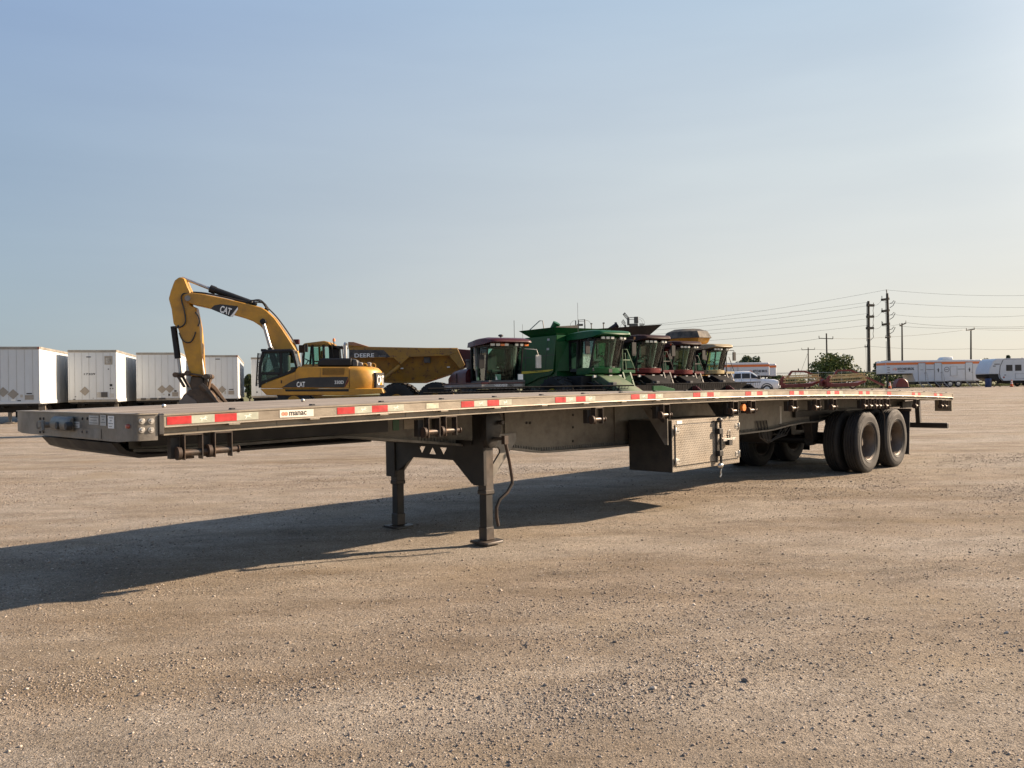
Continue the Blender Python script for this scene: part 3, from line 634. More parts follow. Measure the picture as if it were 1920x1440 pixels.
# plate brackets carrying the tool box
for s in (6.02, 7.5):
    mb = MB(); z1 = deck_z(s)-.14; 
    mb.prism([(.10, z1), (.55, z1), (.55, z1-.035), (.205, z1-.04), (.20, z1-.24), (.36, z1-.05), (.42, z1-.05), (.12, .80), (.10, .80)] if 0 else [(.06, z1), (.56, z1), (.56, z1-.03), (.42, z1-.03), (.10, .82), (.06, .82)], s-.006, s+.006, 'x')
    mb.build('tool_box_bracket', ALU_D, fb)
s = 6.02; z1 = deck_z(s)-.14
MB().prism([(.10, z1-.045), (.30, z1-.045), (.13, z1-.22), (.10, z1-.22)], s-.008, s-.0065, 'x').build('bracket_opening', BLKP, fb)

# axles, wheels
A1 = 11.90; A2 = A1+1.27; WR = .515
def tyre_prof(r, w):
    """half a metre radial truck tyre: grooved tread, rounded shoulders, bulged sidewall"""
    h = w/2; p = [(.290, -h+.035), (.33, -h+.012), (.345, -h+.004), (.352, -h+.009), (.40, -h+.002), (.425, -h+.002), (.43, -h+.006), (.455, -h+.010), (.487, -h+.022), (.506, -h+.038)]
    g = [-.36, -.12, .12, .36]
    p.append((r-.002, -h+.045))
    for k in g:
        c = k*(w-.10)
        p += [(r, c-.009), (r-.013, c-.006), (r-.013, c+.006), (r, c+.009)]
    p += [(r-.002, h-.045), (.506, h-.038), (.487, h-.022), (.455, h-.010), (.40, h-.002), (.33, h-.012), (.290, h-.035)]
    return p
ty = MB()
rl_ = random.Random(4)
for side in (-1, 1):
    for k in range(64):
        a_ = 2*math.pi*k/64
        if (k//9) % 2 == 0 and rl_.random() < .85:
            for r0, r1 in ((.452, .474),): ty.bar((r0*math.cos(a_), side*(.1275-.004), r0*math.sin(a_)), (r1*math.cos(a_+.012), side*(.1205-.003), r1*math.sin(a_+.012)), .016, .012, (0, 1, 0))
ty = ty.lathe(tyre_prof(WR, .275), (0, 0, 0), (0, 1, 0), 56, caps=False).mesh('tyre', RUB, ang=28)
rings_ = MB()
for r0 in (.352, .43): rings_.lathe([(r0-.004, -.1385+.004), (r0, -.141), (r0+.004, -.1385+.004)], (0, 0, 0), (0, 1, 0), 48)
rm_o = MB().lathe([(.292, -.11), (.300, -.118), (.302, -.108), (.285, -.10), (.268, -.05), (.262, .09), (.20, .115), (.13, .115), (.13, .127), (.20, .127), (.275, .11), (.292, .125)], (0, 0, 0), (0, 1, 0), 40, caps=False).mesh('rim', RIMM)
hub = MB().lathe([(.001, .0), (.07, .0), (.08, .015), (.10, .06), (.13, .115)], (0, 0, 0), (0, 1, 0), 20)
for k in range(10): a = k*math.pi/5; hub.cyl((.165*math.cos(a), .09, .165*math.sin(a)), (.165*math.cos(a), .118, .165*math.sin(a)), .017, n=6)
hubm = hub.mesh('hub', RIMM)
LUG = MB()
lettering = MB()
for ax in (A1, A2):
    for yc, flip in ((.168, 0), (.505, 1), (TW-.168, 1), (TW-.505, 0)):
        mbw = share(ty, 'wheel', fb, (ax, yc, WR-.004), (0, random.uniform(0, 6), math.pi if flip else 0)); mbw.name = 'tyre'
        w_ = bpy.data.objects.new('wheel', None); COL.objects.link(w_); w_.parent = fb; w_.location = mbw.location; w_.rotation_euler = mbw.rotation_euler
        mbw.parent = w_; mbw.location = (0, 0, 0); mbw.rotation_euler = (0, 0, 0)
        share(rm_o, 'rim', w_)
        if yc in (.168, TW-.168): share(hubm, 'hub', w_)
    mb = MB(); mb.cyl((ax, .5, WR), (ax, TW-.5, WR), .065, n=12); mb.build('axle', STEEL_K, fb)
    for yc in (.80, TW-.80):
        mb = MB(); mb.lathe([(.05, 0), (.11, .03), (.13, .10), (.11, .17), (.12, .22), (.10, .27), (.05, .28)], (ax+.30, yc, .62), (0, 0, 1), 14); mb.build('air_spring', BLKP, fb)
        mb = MB(); mb.bar((ax-.55, yc, .60), (ax+.42, yc, .54), .10, .09); mb.prism([(ax-.70, 1.0), (ax-.35, 1.0), (ax-.45, .55), (ax-.62, .55)], yc-.07, yc+.07, 'y'); mb.build('suspension_hanger', STEEL_K, fb, bevel=.008)
        mb = MB(); mb.cyl((ax-.28, yc+.16, .52), (ax-.10, yc+.16, .52), .085, n=14); mb.build('brake_chamber', STEEL_K, fb)
mb = MB(); mb.box(A1-1.3, A2+.9, .70, .82, .96, 1.06); mb.box(A1-1.3, A2+.9, TW-.82, TW-.70, .96, 1.06); mb.build('slider_rails', STEEL_K, fb)['kind'] = 'stuff'
mb = MB(); mb.cyl((A1-1.75, .95, .72), (A1-1.75, 1.75, .72), .16, n=18); mb.build('air_tank', STEEL_K, fb, bevel=.02)
for k in range(4):
    mb = MB(); a = A1-2.5+.1*k; mb.tube([(a, .74, .95), (a+.05, .72, .70-.03*k), (a+.35, .75, .60+.02*k), (a+.75, .8, .68), (a+1.1, .85, .85)], .011, 6); mb.build('air_hose', BLKP, fb)
# mud flaps, rear underride guard, tail
mf = MB(); mf.loft([[(A2+.66-.02*i, y, .98-.80*i/4+.0) for y in (.05, .66)]+[(A2+.672-.02*i, y, .98-.80*i/4) for y in (.66, .05)] for i in range(5)]); mfm = mf.mesh('mud_flap', BLKP)
share(mfm, 'mud_flap', fb); share(mfm, 'mud_flap', fb, (0, TW-.71, 0))
mb = MB(); mb.bar((A2+.655, .72, .99), (A2+.655, .02, .99), .035, .05); mb.bar((A2+.60, .70, .99), (A2+.60, .70, .62), .03, .03); mb.build('flap_hanger', RAWST, fb)
gd = MB(); gd.bar((TL-.14, .06, .605), (TL-.14, TW-.06, .605), .10, .105); g_ = gd.build('rear_guard', STEEL_K, fb, bevel=.006)
for y in (.62, TW-.62):
    mb = MB(); mb.bar((TL-.14, y, .66), (TL-.20, y, deck_z(TL)-.14), .085, .10, (1, 0, 0)); mb.build('guard_post', STEEL_K, fb, bevel=.004)
mb = MB(); mb.bar((TL-1.0, .66, deck_z(TL)-.21), (TL-.02, .66, deck_z(TL)-.21), .06, .13); mb.build('tail_beam', STEEL_K, fb)
mb = MB(); mb.box(TL-.03, TL+.03, .02, .34, deck_z(TL)-.36, deck_z(TL)-.142); mb.box(TL-.03, TL+.03, TW-.34, TW-.02, deck_z(TL)-.36, deck_z(TL)-.142)
mb.build('light_panel', ALU, fb, bevel=.004)['kind'] = 'stuff'
for y in (.10, .24):
    MB().lathe([(.001, .015), (.045, .01), (.055, -.005)], (TL+.032, y, deck_z(TL)-.25), (1, 0, 0), 14).build('tail_light', REDL, fb)
mb = MB(); mb.tube([(s_at(1652), .02, 1.1), (A1+.62, .02, .93), (A1+.64, .03, .66), (A1+.66, .03, .36)], .008, 5); mb.build('loose_strap', STEEL_G, fb)
mb = MB(); mb.cyl((2.95, .1, bz(1.6)-.03), (2.95, .1, bz(1.6)-.12), .008, n=6)
# odd bits lying loose in the deck's front edge
for s, y in ((.9, 1.7), (2.15, 1.55)):
    MB().ball((s, y, deck_z(s)+.012), .018, 8, 5).build('deck_pin', ZINC, fb)

# ------------------------------------------------------------------ machines: materials
CATY = pm('loader_yellow', (.50, .245, .018), .45, 0, .16, 1.2, dirt=(.17, .09, .035), damt=.32, dscale=1.4, coat=.15)
DEEY = pm('truck_yellow', (.36, .185, .022), .55, 0, .14, 1.0, dirt=(.15, .085, .045), damt=.4, dscale=1.1, rust=.3)
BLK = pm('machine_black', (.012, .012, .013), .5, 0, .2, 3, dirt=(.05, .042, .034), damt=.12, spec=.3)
CHR = pm('chrome_rod', (.40, .41, .42), .38, .7, .06, 3, damt=.05)
DSTEEL = pm('earthy_steel', (.085, .062, .045), .65, .3, .3, 3, dirt=(.16, .10, .06), damt=.5, dscale=2.5, bump=.4, bscale=14)
HOSE = pm('hose_rubber', (.015, .015, .016), .5, 0, .1, 3, damt=.1)
DGREY = pm('dark_grey_plastic', (.05, .052, .055), .5, 0, .15, 3, dirt=(.16, .13, .10), damt=.2)
SEATM = pm('seat_fabric', (.05, .05, .052), .8, 0, .1, 3, damt=.1)
GREEN = pm('combine_green', (.004, .078, .020), .42, 0, .12, 1.0, dirt=(.02, .055, .02), damt=.15, dscale=1.3, coat=.05, spec=.3)
YELS = pm('stripe_yellow', (.72, .52, .03), .4, 0, .06, 3, damt=.1)
MAROON = pm('windrower_maroon', (.060, .006, .009), .38, 0, .12, 1.0, dirt=(.06, .025, .02), damt=.15, coat=.08, spec=.3)
REDC = pm('combine_red', (.115, .008, .011), .42, 0, .14, 1.0, dirt=(.07, .03, .022), damt=.2, coat=.05, spec=.35)
GREYP = pm('panel_grey', (.20, .195, .19), .5, 0, .1, 2, damt=.25)
HDRK = pm('header_black', (.010, .010, .0105), .85, 0, .2, 3, dirt=(.035, .03, .025), damt=.12, spec=.12)
TANKB = pm('dark_tank_steel', (.010, .009, .010), .6, .0, .25, 2, dirt=(.04, .024, .018), damt=.35)
GLZ = glassm('cab_glass', (.66, .82, .77), .03)
GLD = glassm('dark_glass', (.60, .70, .68), .04)
LENS = pm('lamp_lens', (.62, .62, .58), .15, .2, .1, 8, damt=.1)
MIRR = pm('mirror_shell', (.55, .54, .5), .4, 0, .1, 4, damt=.2)
WHP = pm('white_letters', (.85, .85, .82), .45, 0, .05, 4, damt=.08)
def tyre_big(r, w, rim, mud, lug, parent, loc, axis=(0, 1, 0), rim_mat=None, nl=22):
    """large lugged tyre with its rim, as a part"""
    ob = bpy.data.objects.new('wheel', None); COL.objects.link(ob); ob.parent = parent; ob.location = loc
    h = w/2; a = V(axis)
    mb = MB().lathe([(rim, -h*.75), (rim+.35*(r-rim), -h), (r*.93, -h*.92), (r*.965, -h*.7), (r*.97, 0), (r*.965, h*.7), (r*.93, h*.92), (rim+.35*(r-rim), h), (rim, h*.75)], (0, 0, 0), a, 36, caps=False)
    for k in range(nl):
        for sd in (-1, 1):
            t = 2*math.pi*(k+.5*(sd > 0))/nl; t2 = t+.16
            p = V((math.cos(t)*r*.965, sd*h*.92, math.sin(t)*r*.965)); q = V((math.cos(t2)*r*.985, sd*h*.05, math.sin(t2)*r*.985))
            mb.bar(p, q, lug, lug*1.1, (math.cos(t), 0, math.sin(t)))
    o = mb.build('tyre', mud, ob, ang=30)
    rm = MB(); rm.lathe([(rim, -h*.75), (rim*.98, -h*.6), (rim*.85, -h*.45), (rim*.45, -h*.25), (rim*.38, -h*.55), (.001, -h*.6)], (0, 0, 0), a, 28); rm.lathe([(rim, h*.75), (rim*.98, h*.6), (rim*.45, h*.3), (.001, h*.5)], (0, 0, 0), a, 28)
    rm.build('rim', rim_mat or CATY, ob)['kind'] = 'stuff'
    return ob
def seat(parent, c, yaw=0.0):
    mb = MB(); mb.X = M.Translation(c) @ M.Rotation(yaw, 4, 'Z')
    mb.box(-.25, .25, -.25, .25, -.08, .06); mb.box(-.30, -.18, -.24, .24, .0, .75); mb.box(-.1, .25, .26, .36, .15, .22); mb.box(-.15, .15, -.15, .15, -.5, -.08)
    return mb.build('operator_seat', SEATM, parent, bevel=.03)
def wheel_col(parent, c, d):
    """steering column and wheel"""
    mb = MB(); c = V(c); d = V(d); n = V((-d.x*.5, -d.y*.5, .86)).normalized(); mb.tube([c-n*.6, c], .03, 6)
    u = n.cross(V((0, 0, 1))).normalized(); w = n.cross(u); mb.tube([c+u*.2*math.cos(t)+w*.2*math.sin(t) for t in [k*math.pi/8 for k in range(17)]], .016, 5)
    return mb.build('steering_wheel', BLK, parent)

# ------------------------------------------------------------------ excavator (x = forward, towards the left of the picture)
EX = V((-8.55, 32.6, 0)); EYAW = math.pi+R(7)
ex = thing('excavator', 'yellow tracked excavator with its boom raised and its muddy bucket lowered', 'excavator', EX, EYAW)
e = Tr(EX, EYAW)
# the machine's own frame: +y is away from the camera side is -y here (left side looks at the camera)
YS = -1.0 if e.to_local(V((0, 0, 0))).y < 0 else 1.0     # sign of the side facing the camera
def EP(pts, ly): return e.poly(pts, YS*ly)
def eprism(mb, pts, a, b, ref=None):
    return mb.prism(EP(pts, ref if ref is not None else max(a, b)), YS*a, YS*b, 'y')
# undercarriage
for sd in (1, -1):
    mb = MB(); L0, L1 = -2.35, 2.35; yc = sd*1.3; prof = []
    for k in range(9): a = R(90+k*22.5); prof.append((L0+.42*math.cos(a), .50+.46*math.sin(a)))
    for k in range(9): a = R(-90+k*22.5); prof.append((L1+.42*math.cos(a), .50+.46*math.sin(a)))
    mb.prism(prof, yc-.36, yc+.36, 'y')
    tr_ = mb.build('track', DSTEEL, ex, bevel=.02)
    pts = []
    per = [(L0+(L1-L0)*k/14, .97, 0) for k in range(15)]+[(L0+(L1-L0)*k/14, .03, 0) for k in range(15)]
    for k in range(1, 6): a = R(90+k*30); per.append((L0+.44*math.cos(a), .50+.47*math.sin(a), a+R(90))); a = R(-90+k*30); per.append((L1+.44*math.cos(a), .50+.47*math.sin(a), a+R(90)))
    shoe = MB().box(-.085, .085, -.38, .38, -.015, .02).box(-.03, -.01, -.38, .38, .02, .05).mesh('track_shoe', DSTEEL)
    for x, z, a in per: share(shoe, 'track_shoe', tr_, (x, yc, z), (0, -a, 0))
    mb = MB(); mb.box(-2.0, 2.0, yc-.30, yc+.30, .32, .72); mb.build('track_frame', BLK, ex, bevel=.03)
mb = MB(); mb.box(-1.1, 1.1, -1.0, 1.0, .5, .95); mb.cyl((0, 0, .95), (0, 0, 1.12), .75, n=28); mb.build('undercarriage', BLK, ex, bevel=.02)
# upper structure
N = 1.36
mb = MB(); eprism(mb, [(488, 729), (500, 741), (662, 741), (720, 737), (716, 728)], -1.45, N+.03, N); mb.build('platform', CATY, ex, bevel=.02)
side = [(489, 728), (490, 722), (503, 716), (535, 704), (553, 697), (557, 688), (601, 688), (655, 688), (655, 728)]
mb = MB(); eprism(mb, side, .45, N); mb.build('side_panel', CATY, ex, bevel=.02)
mb = MB(); eprism(mb, [(601, 688), (655, 688), (655, 728), (601, 728)], -N, .45, N); mb.build('engine_housing', CATY, ex, bevel=.03)
mb = MB(); eprism(mb, [(505, 722), (553, 697), (560, 690), (601, 689), (601, 728), (505, 728)], -N, -.5, N); mb.build('side_panel', CATY, ex, bevel=.03)
# counterweight with rounded corners
x0, _ = e.y(655, 710, YS*N); _, zt0 = e.y(670, 687, YS*N); _, zb0 = e.y(670, 737, YS*N)
CWL = x0-e.y(716.5, 715, YS*(N-.95))[0]
def cw_ring(z, inset, back):
    pts = []; xr = x0-CWL+back; n = 7
    pts.append((x0, N-.0-inset))
    c = (xr+.95, N-.95)
    for k in range(n+1):
        a = R(90+90*k/n); pts.append((c[0]+(.95-inset)*math.cos(a), c[1]+(.95-inset)*math.sin(a)))
    full_ = pts+[(x, -y) for x, y in pts[::-1]]
    return [(x, y, z) for x, y in full_]
mb = MB(); mb.loft([cw_ring(zb0, .06, .10), cw_ring(zb0+.08, .0, .04), cw_ring((zb0+zt0)/2, 0, 0), cw_ring(zt0-.18, 0, .03), cw_ring(zt0-.05, .06, .10), cw_ring(zt0, .16, .2)])
cw = mb.build('counterweight', CATY, ex, ang=50)
ccx = x0-CWL
def cwp(a_deg, z, off=.006):   # point on the rounded corner
    a = R(a_deg); return V((ccx+.95+(.95+off)*math.cos(a), YS*(N-.95+(.95+off)*math.sin(a)), z))
zl0, zl1 = zb0+.20, zt0-.24
bp_ = cwp(158, (zl0+zl1)/2, 0); rd = V((math.cos(R(158)), YS*math.sin(R(158)), 0)); tn = V((-rd.y, rd.x, 0)); tn = tn if tn.x < 0 else -tn
hw_ = .36; hz_ = (zl1-zl0)/2
mb = MB(); mb.loft([[bp_+rd*k-tn*hw_+V((0, 0, -hz_)), bp_+rd*k+tn*hw_+V((0, 0, -hz_)), bp_+rd*k+tn*hw_+V((0, 0, hz_)), bp_+rd*k-tn*hw_+V((0, 0, hz_))] for k in (-.25, .012)]); bd = mb.build('badge', BLKP, cw)
mb = MB(); mb.text('CAT', hz_*1.75, (0, 0, 0), (1, 0, 0), (0, 1, 0), .01, .018); ww = max(v[0] for v in mb.v)
mb.v = [tuple(bp_+rd*(.016+abs(z))+tn*((x/ww-.5)*hw_*1.7)+V((0, 0, y-hz_*.62))) for x, y, z in mb.v]; mb.build('lettering', WHP, bd)
mb = MB(); tri_ = [bp_+rd*.032+tn*(hw_*u)+V((0, 0, hz_*w)) for u, w in ((-.26, -.64), (.34, -.64), (.04, -.12))]; mb.loft([tri_, [p+rd*.008 for p in tri_]]); mb.build('letter_triangle', CATY, bd)
mb = MB(); eprism(mb, [(684, 704.5), (656, 704.5), (656, 704), (684, 704)], N-.02, N+.004, N); 
# dark wedge, lettering, vents on the side
z_ = N+.006
mb = MB(); eprism(mb, [(528, 726.5), (545, 716), (560, 710), (580, 707.5), (653, 706.5), (645, 726.5)], N-.01, N+.006, N); wg = mb.build('side_decal', BLKP, ex)
mb = MB(); eprism(mb, [(534, 730), (536, 734), (654, 734), (654, 729.5)], N-.01, N+.036, N); mb.build('side_step', BLK, ex)
mb = MB(); eprism(mb, [(653.5, 707.5), (653.5, 715), (647, 726), (645.5, 726)], N-.01, N+.009, N); mb.build('red_corner', REDC, wg)
def etext(body, p0, p1, base, size, mat, parent, ly, bold=.012, name='lettering', fit=True):
    a, za = e.y(p0, base, YS*ly); b, zb = e.y(p1, base, YS*ly)
    mb = MB(); mb.text(body, size, (0, 0, 0), (1, 0, 0), (0, 0, 1), .006, bold); w = max(v[0] for v in mb.v) or 1
    k = abs(b-a)/w; sg = 1 if b > a else -1
    mb.v = [(a+sg*k*x, YS*ly+(-y if YS < 0 else y)*1.0, za+z) for x, y, z in mb.v]
    return mb.build(name, mat, parent)
pxm = lambda n: n*31.3/FPX
etext('CAT', 556, 572, 725.5, pxm(13.5), WHP, wg, N+.014, .02)
etext('330D', 627, 644.5, 719.8, pxm(8.6), WHP, wg, N+.014, .015)
mb = MB()
eprism(mb, [(605, 690), (646.5, 690), (645, 703), (605, 703)], N-.02, N+.004, N); vt = mb.build('vent_recess', TANKB, ex)
for k in range(6):
    mb = MB(); y = 690.8+k*2.1; eprism(mb, [(606, y), (646, y), (646, y+.9), (606, y+.9)], N, N+.03, N); mb.build('vent_slat', CATY, ex)
for xx in (553.5, 600.5, 655.5):
    mb = MB(); eprism(mb, [(xx-.25, 690), (xx+.25, 690), (xx+.25, 727), (xx-.25, 727)], N-.02, N+.003, N); mb.build('panel_seam', BLKP, ex)
mb = MB(); eprism(mb, [(527, 713), (528.5, 713), (528.5, 719), (527, 719)], N, N+.04, N); mb.build('door_handle', BLK, ex)
# hood parts on top
mb = MB(); eprism(mb, [(595, 687), (595, 680), (599, 674), (605, 671.5), (660, 671.5), (660, 687)], -.2, 1.05, 1.05); mb.build('engine_cover', BLK, ex, bevel=.05)
mb = MB(); eprism(mb, [(660, 687), (660, 672), (669, 674), (671, 680), (671, 687)], -.2, 1.0, 1.05); mb.build('intake_cover', DGREY, ex, bevel=.03)
for a, b in ((672, 680), (688, 696)):
    mb = MB(); eprism(mb, [(a, 688), (a, 680), (a+2, 678.5), (b, 680), (b, 688)], .1, .8, .8); mb.build('air_filter', GREYP, ex, bevel=.03)
for a, b in ((681, 688), (697, 704)):
    mb = MB(); P_ = EP([(a, 687), (a, 682), (a+2, 681), (b-2, 682), (b, 684), (b, 689)], .9); mb.tube([(x, YS*.9, z) for x, z in P_], .025, 6); mb.build('handrail', CATY, ex)
x, z = e.y(647.5, 672, 0); x2, z2 = e.y(647.5, 646, 0)
mb = MB(); mb.cyl((x, 0, z-.1), (x, 0, z2), .075, n=14); mb.cyl((x, 0, z2-.02), (x-.05, 0, z2+.06), .08, n=14); mb.build('exhaust_stack', CHR, ex)
# cab: frame of posts round glass
cabo, cabi = N, .42
P = {k: e.y(*v, YS*N) for k, v in dict(tf=(491, 660), tr=(549, 655.5), br=(555, 694), bf=(487, 727), mf=(488.5, 690), kr=(534, 704)).items()}
def cpost(mb, a, b, w=.09, y=None, h=.10):
    for yy in ([YS*(cabo-.05), YS*(cabi+.05)] if y is None else [y]):
        mb.bar((a[0], yy, a[1]), (b[0], yy, b[1]), h, w, (0, 1, 0))
E_pt = lambda px, py: e.y(px, py, YS*N)
mb = MB()
roof = [(490, 662), (492, 657.5), (500, 655.5), (545, 654), (552, 656), (552, 661)]
eprism(mb, roof, cabi-.02, cabo+.03, N); mb.build('cab_roof', BLK, ex, bevel=.04)
for a, b, w in (((493, 660), (487, 690), .10), ((487, 690), (487.5, 727), .12), ((526, 660), (527, 705), .12), ((549, 659), (557, 690), .26), ((487, 700), (528, 700), .06)):
    mb = MB(); cpost(mb, E_pt(*a), E_pt(*b), w); mb.build('cab_post', BLK, ex, bevel=.01)['kind'] = 'stuff'
mb = MB(); eprism(mb, [(488, 726), (489, 721), (505, 714), (536, 703.5), (552, 697), (557, 689), (552, 689), (540, 697), (520, 705), (490, 715)], N-.12, N+.012, N); mb.build('cab_sill', BLK, ex, bevel=.01)
mb = MB(); eprism(mb, [(492, 662), (526, 661), (526, 699), (520, 705), (490, 715), (488, 700)], N-.055, N-.045, N); mb.build('door_window', GLD, ex)
mb = MB(); eprism(mb, [(528, 661), (542, 661), (543, 694), (528, 702)], N-.055, N-.045, N); mb.build('rear_side_window', GLD, ex)
mb = MB(); eprism(mb, [(493, 662), (549, 661), (552, 689), (488, 722)], cabi+.045, cabi+.055, N); mb.build('right_window', GLD, ex)
a, b = E_pt(494, 660), E_pt(488, 722)
mb = MB(); mb.loft([[(a[0], YS*(cabi+.1), a[1]), (a[0], YS*(cabo-.1), a[1]), (a[0]-.01, YS*(cabo-.1), a[1]), (a[0]-.01, YS*(cabi+.1), a[1])], [(b[0], YS*(cabi+.1), b[1]), (b[0], YS*(cabo-.1), b[1]), (b[0]-.01, YS*(cabo-.1), b[1]), (b[0]-.01, YS*(cabi+.1), b[1])]]); mb.build('front_window', GLZ, ex)
a, b = E_pt(551, 662), E_pt(557, 686)
mb = MB(); mb.loft([[(a[0], YS*(cabi+.12), a[1]), (a[0], YS*(cabo-.1), a[1]), (a[0]-.012, YS*(cabo-.1), a[1]), (a[0]-.012, YS*(cabi+.12), a[1])], [(b[0], YS*(cabi+.12), b[1]), (b[0], YS*(cabo-.1), b[1]), (b[0]-.012, YS*(cabo-.1), b[1]), (b[0]-.012, YS*(cabi+.12), b[1])]]); mb.build('rear_window', GLZ, ex)
sx_, sz_ = E_pt(525, 704); seat(ex, (sx_, YS*.9, sz_+.1))
mb = MB(); a = E_pt(490, 664); 
for k in range(8):
    p = E_pt(488.5-.4*k*.8, 663+k*8); q = E_pt(483-.5*k*.8, 664+k*8); mb.tube([(p[0], YS*N, p[1]), (q[0], YS*N, q[1])], .012, 5)
p0_, p1_ = E_pt(484, 662), E_pt(480.5, 724); mb.tube([(p0_[0], YS*N, p0_[1]), (p1_[0], YS*N, p1_[1])], .014, 5); mb.tube([(p0_[0], YS*(cabi+.1), p0_[1]), (p1_[0], YS*(cabi+.1), p1_[1])], .014, 5)
for yy in np.linspace(cabi+.1, N, 5):
    mb.tube([(p0_[0]+.02, YS*yy, p0_[1]), (p1_[0]+.02, YS*yy, p1_[1])], .01, 5)
mb.build('window_guard', BLK, ex)
lb_ = MB().box(-.05, .05, -.09, .09, -.05, .05).mesh('work_light', BLK, bevel=.01)
for px in (489, 494): x, z = E_pt(px, 656); share(lb_, 'work_light', ex, (x, YS*1.0, z))
# boom (traced, 0.75 m thick), arm, cylinders, bucket
BY = -.0
boom = [(344, 553), (350, 550), (362, 549), (380, 551), (420, 559), (470, 571), (490, 576), (500, 582), (515, 596), (530, 617), (545, 640), (556, 657), (560, 680), (520, 680), (518, 660), (510, 648), (504, 634), (497, 621), (488, 611), (474, 602), (455, 595), (425, 586.5), (385, 576), (362, 571), (350, 567)]
mb = MB(); mb.prism(EP(boom, .3), YS*-.36, YS*.36, 'y'); bo = mb.build('boom', CATY, ex, bevel=.03)
stick = [(341, 519.5), (346, 522), (352, 537), (357, 547), (356, 572), (366, 576), (369, 590), (374, 615), (377, 650), (379, 690), (380, 704), (368, 708), (357, 705), (349, 675), (341, 640), (334, 617), (325, 607), (321.5, 580), (316, 560), (320, 545), (327, 526), (335, 520)]
mb = MB(); mb.prism(EP(stick, .27), YS*-.27, YS*.27, 'y'); st = mb.build('arm', CATY, ex, bevel=.03)
def ecyl(name, p, q, ly, r, mat, parent=None):
    a = e.y(*p, YS*ly); b = e.y(*q, YS*ly); mb = MB(); mb.cyl((a[0], YS*ly, a[1]), (b[0], YS*ly, b[1]), r, n=12); return mb.build(name, mat, parent or ex)
# arm cylinder along the boom's top
ecyl('cylinder_rod', (342, 521), (398, 543), 0, .06, CHR); ecyl('cylinder_barrel', (396, 541.5), (478, 571), 0, .125, BLK); ecyl('cylinder_head', (394, 541), (404, 545), 0, .155, BLK)
# boom lift cylinders
for ly in (.50, -.50): ecyl('cylinder_rod', (493, 603), (508, 655), ly, .07, CHR); ecyl('cylinder_barrel', (507, 652), (520, 697), ly, .12, BLK); ecyl('boom_pin', (491, 603), (495, 603.4), ly, .13, BLK)
a = e.y(493, 603, YS*.56); mb = MB(); mb.cyl((a[0], YS*.60, a[1]), (a[0], YS*-.60, a[1]), .11, n=14); mb.build('boom_pin', BLK, ex)
a = e.y(351.5, 559, YS*.4); mb = MB(); mb.cyl((a[0], YS*.40, a[1]), (a[0], YS*-.40, a[1]), .11, n=16); mb.build('boom_pin', GREYP, ex)
# bucket cylinder in front of the arm
ecyl('cylinder_barrel', (325.5, 612), (333.5, 672), 0, .12, BLK); ecyl('cylinder_rod', (334, 668), (338, 699), 0, .06, CHR)
# thumb / return cylinder behind the arm
ecyl('cylinder_barrel', (368.5, 622), (377, 672), 0.1, .095, pm('worn_yellow', (.40, .19, .05), .55, 0, .2, 2, dirt=(.2, .1, .06), damt=.5), ex); ecyl('cylinder_rod', (377, 668), (382, 702), .1, .055, CHR)
# bucket linkage
for ly in (.32, -.32):
    for p, q, w in (((331, 703), (352, 700), .22), ((352, 700), (388, 706), .24), ((388, 706), (382, 735), .26), ((333, 704), (346, 726), .22)):
        a, b = e.y(*p, YS*.32), e.y(*q, YS*.32); mb = MB(); mb.bar((a[0], YS*ly, a[1]), (b[0], YS*ly, b[1]), .07, w, (0, 1, 0)); mb.build('linkage', DSTEEL, ex, bevel=.02)
for p in ((331, 703), (388, 706), (353, 700)):
    a = e.y(*p, YS*.3); mb = MB(); mb.cyl((a[0], YS*.5, a[1]), (a[0], YS*-.5, a[1]), .10, n=12); mb.build('linkage_pin', DSTEEL, ex)
bk = [(346, 740), (357, 731), (374, 728), (385, 733), (394, 746), (413, 763), (404, 771), (388, 776), (362, 779), (341, 774), (337, 762), (340, 750)]
inn = [(352, 726), (382, 722), (399, 745), (406, 758), (390, 768), (362, 770), (345, 762), (341, 745)]
mb = MB(); o_ = EP(bk, .6); mb.prism(o_, YS*.70, YS*.66, 'y'); mb.prism(o_, YS*-.70, YS*-.66, 'y')
n_ = len(o_); cen = V((sum(p[0] for p in o_)/n_, 0, sum(p[1] for p in o_)/n_))
for i in range(n_):
    j = (i+1) % n_
    if i in (5, 6): continue
    a, b = V((o_[i][0], 0, o_[i][1])), V((o_[j][0], 0, o_[j][1])); ia, ib = a+(cen-a).normalized()*.05, b+(cen-b).normalized()*.05
    mb.prism([(a.x, a.z), (b.x, b.z), (ib.x, ib.z), (ia.x, ia.z)], YS*-.66, YS*.66, 'y')
bu = mb.build('bucket', DSTEEL, ex, bevel=.012)
tip = e.y(416, 760, YS*.6)
for k in range(5):
    y = -.6+.3*k; mb = MB(); mb.loft([[(tip[0]+dx, y+dy, tip[1]+dz) for dx, dy, dz in ((.06,-.06,-.06),(.06,.06,-.06),(.06,.06,.06),(.06,-.06,.06))], [(tip[0]-.26, y-.025, tip[1]-.15), (tip[0]-.26, y+.025, tip[1]-.15), (tip[0]-.28, y+.025, tip[1]-.12), (tip[0]-.28, y-.025, tip[1]-.12)]]); mb.build('bucket_tooth', DSTEEL, bu)
mb = MB(); mb.prism(EP([(340, 770), (336, 752), (350, 739), (368, 752), (372, 774)], .71), YS*.701, YS*.735, 'y'); mb.build('wear_plate', pm('worn_grey_plate', (.17, .15, .135), .5, .4, .2, 3, dirt=(.15, .10, .07), damt=.3), bu, bevel=.01)
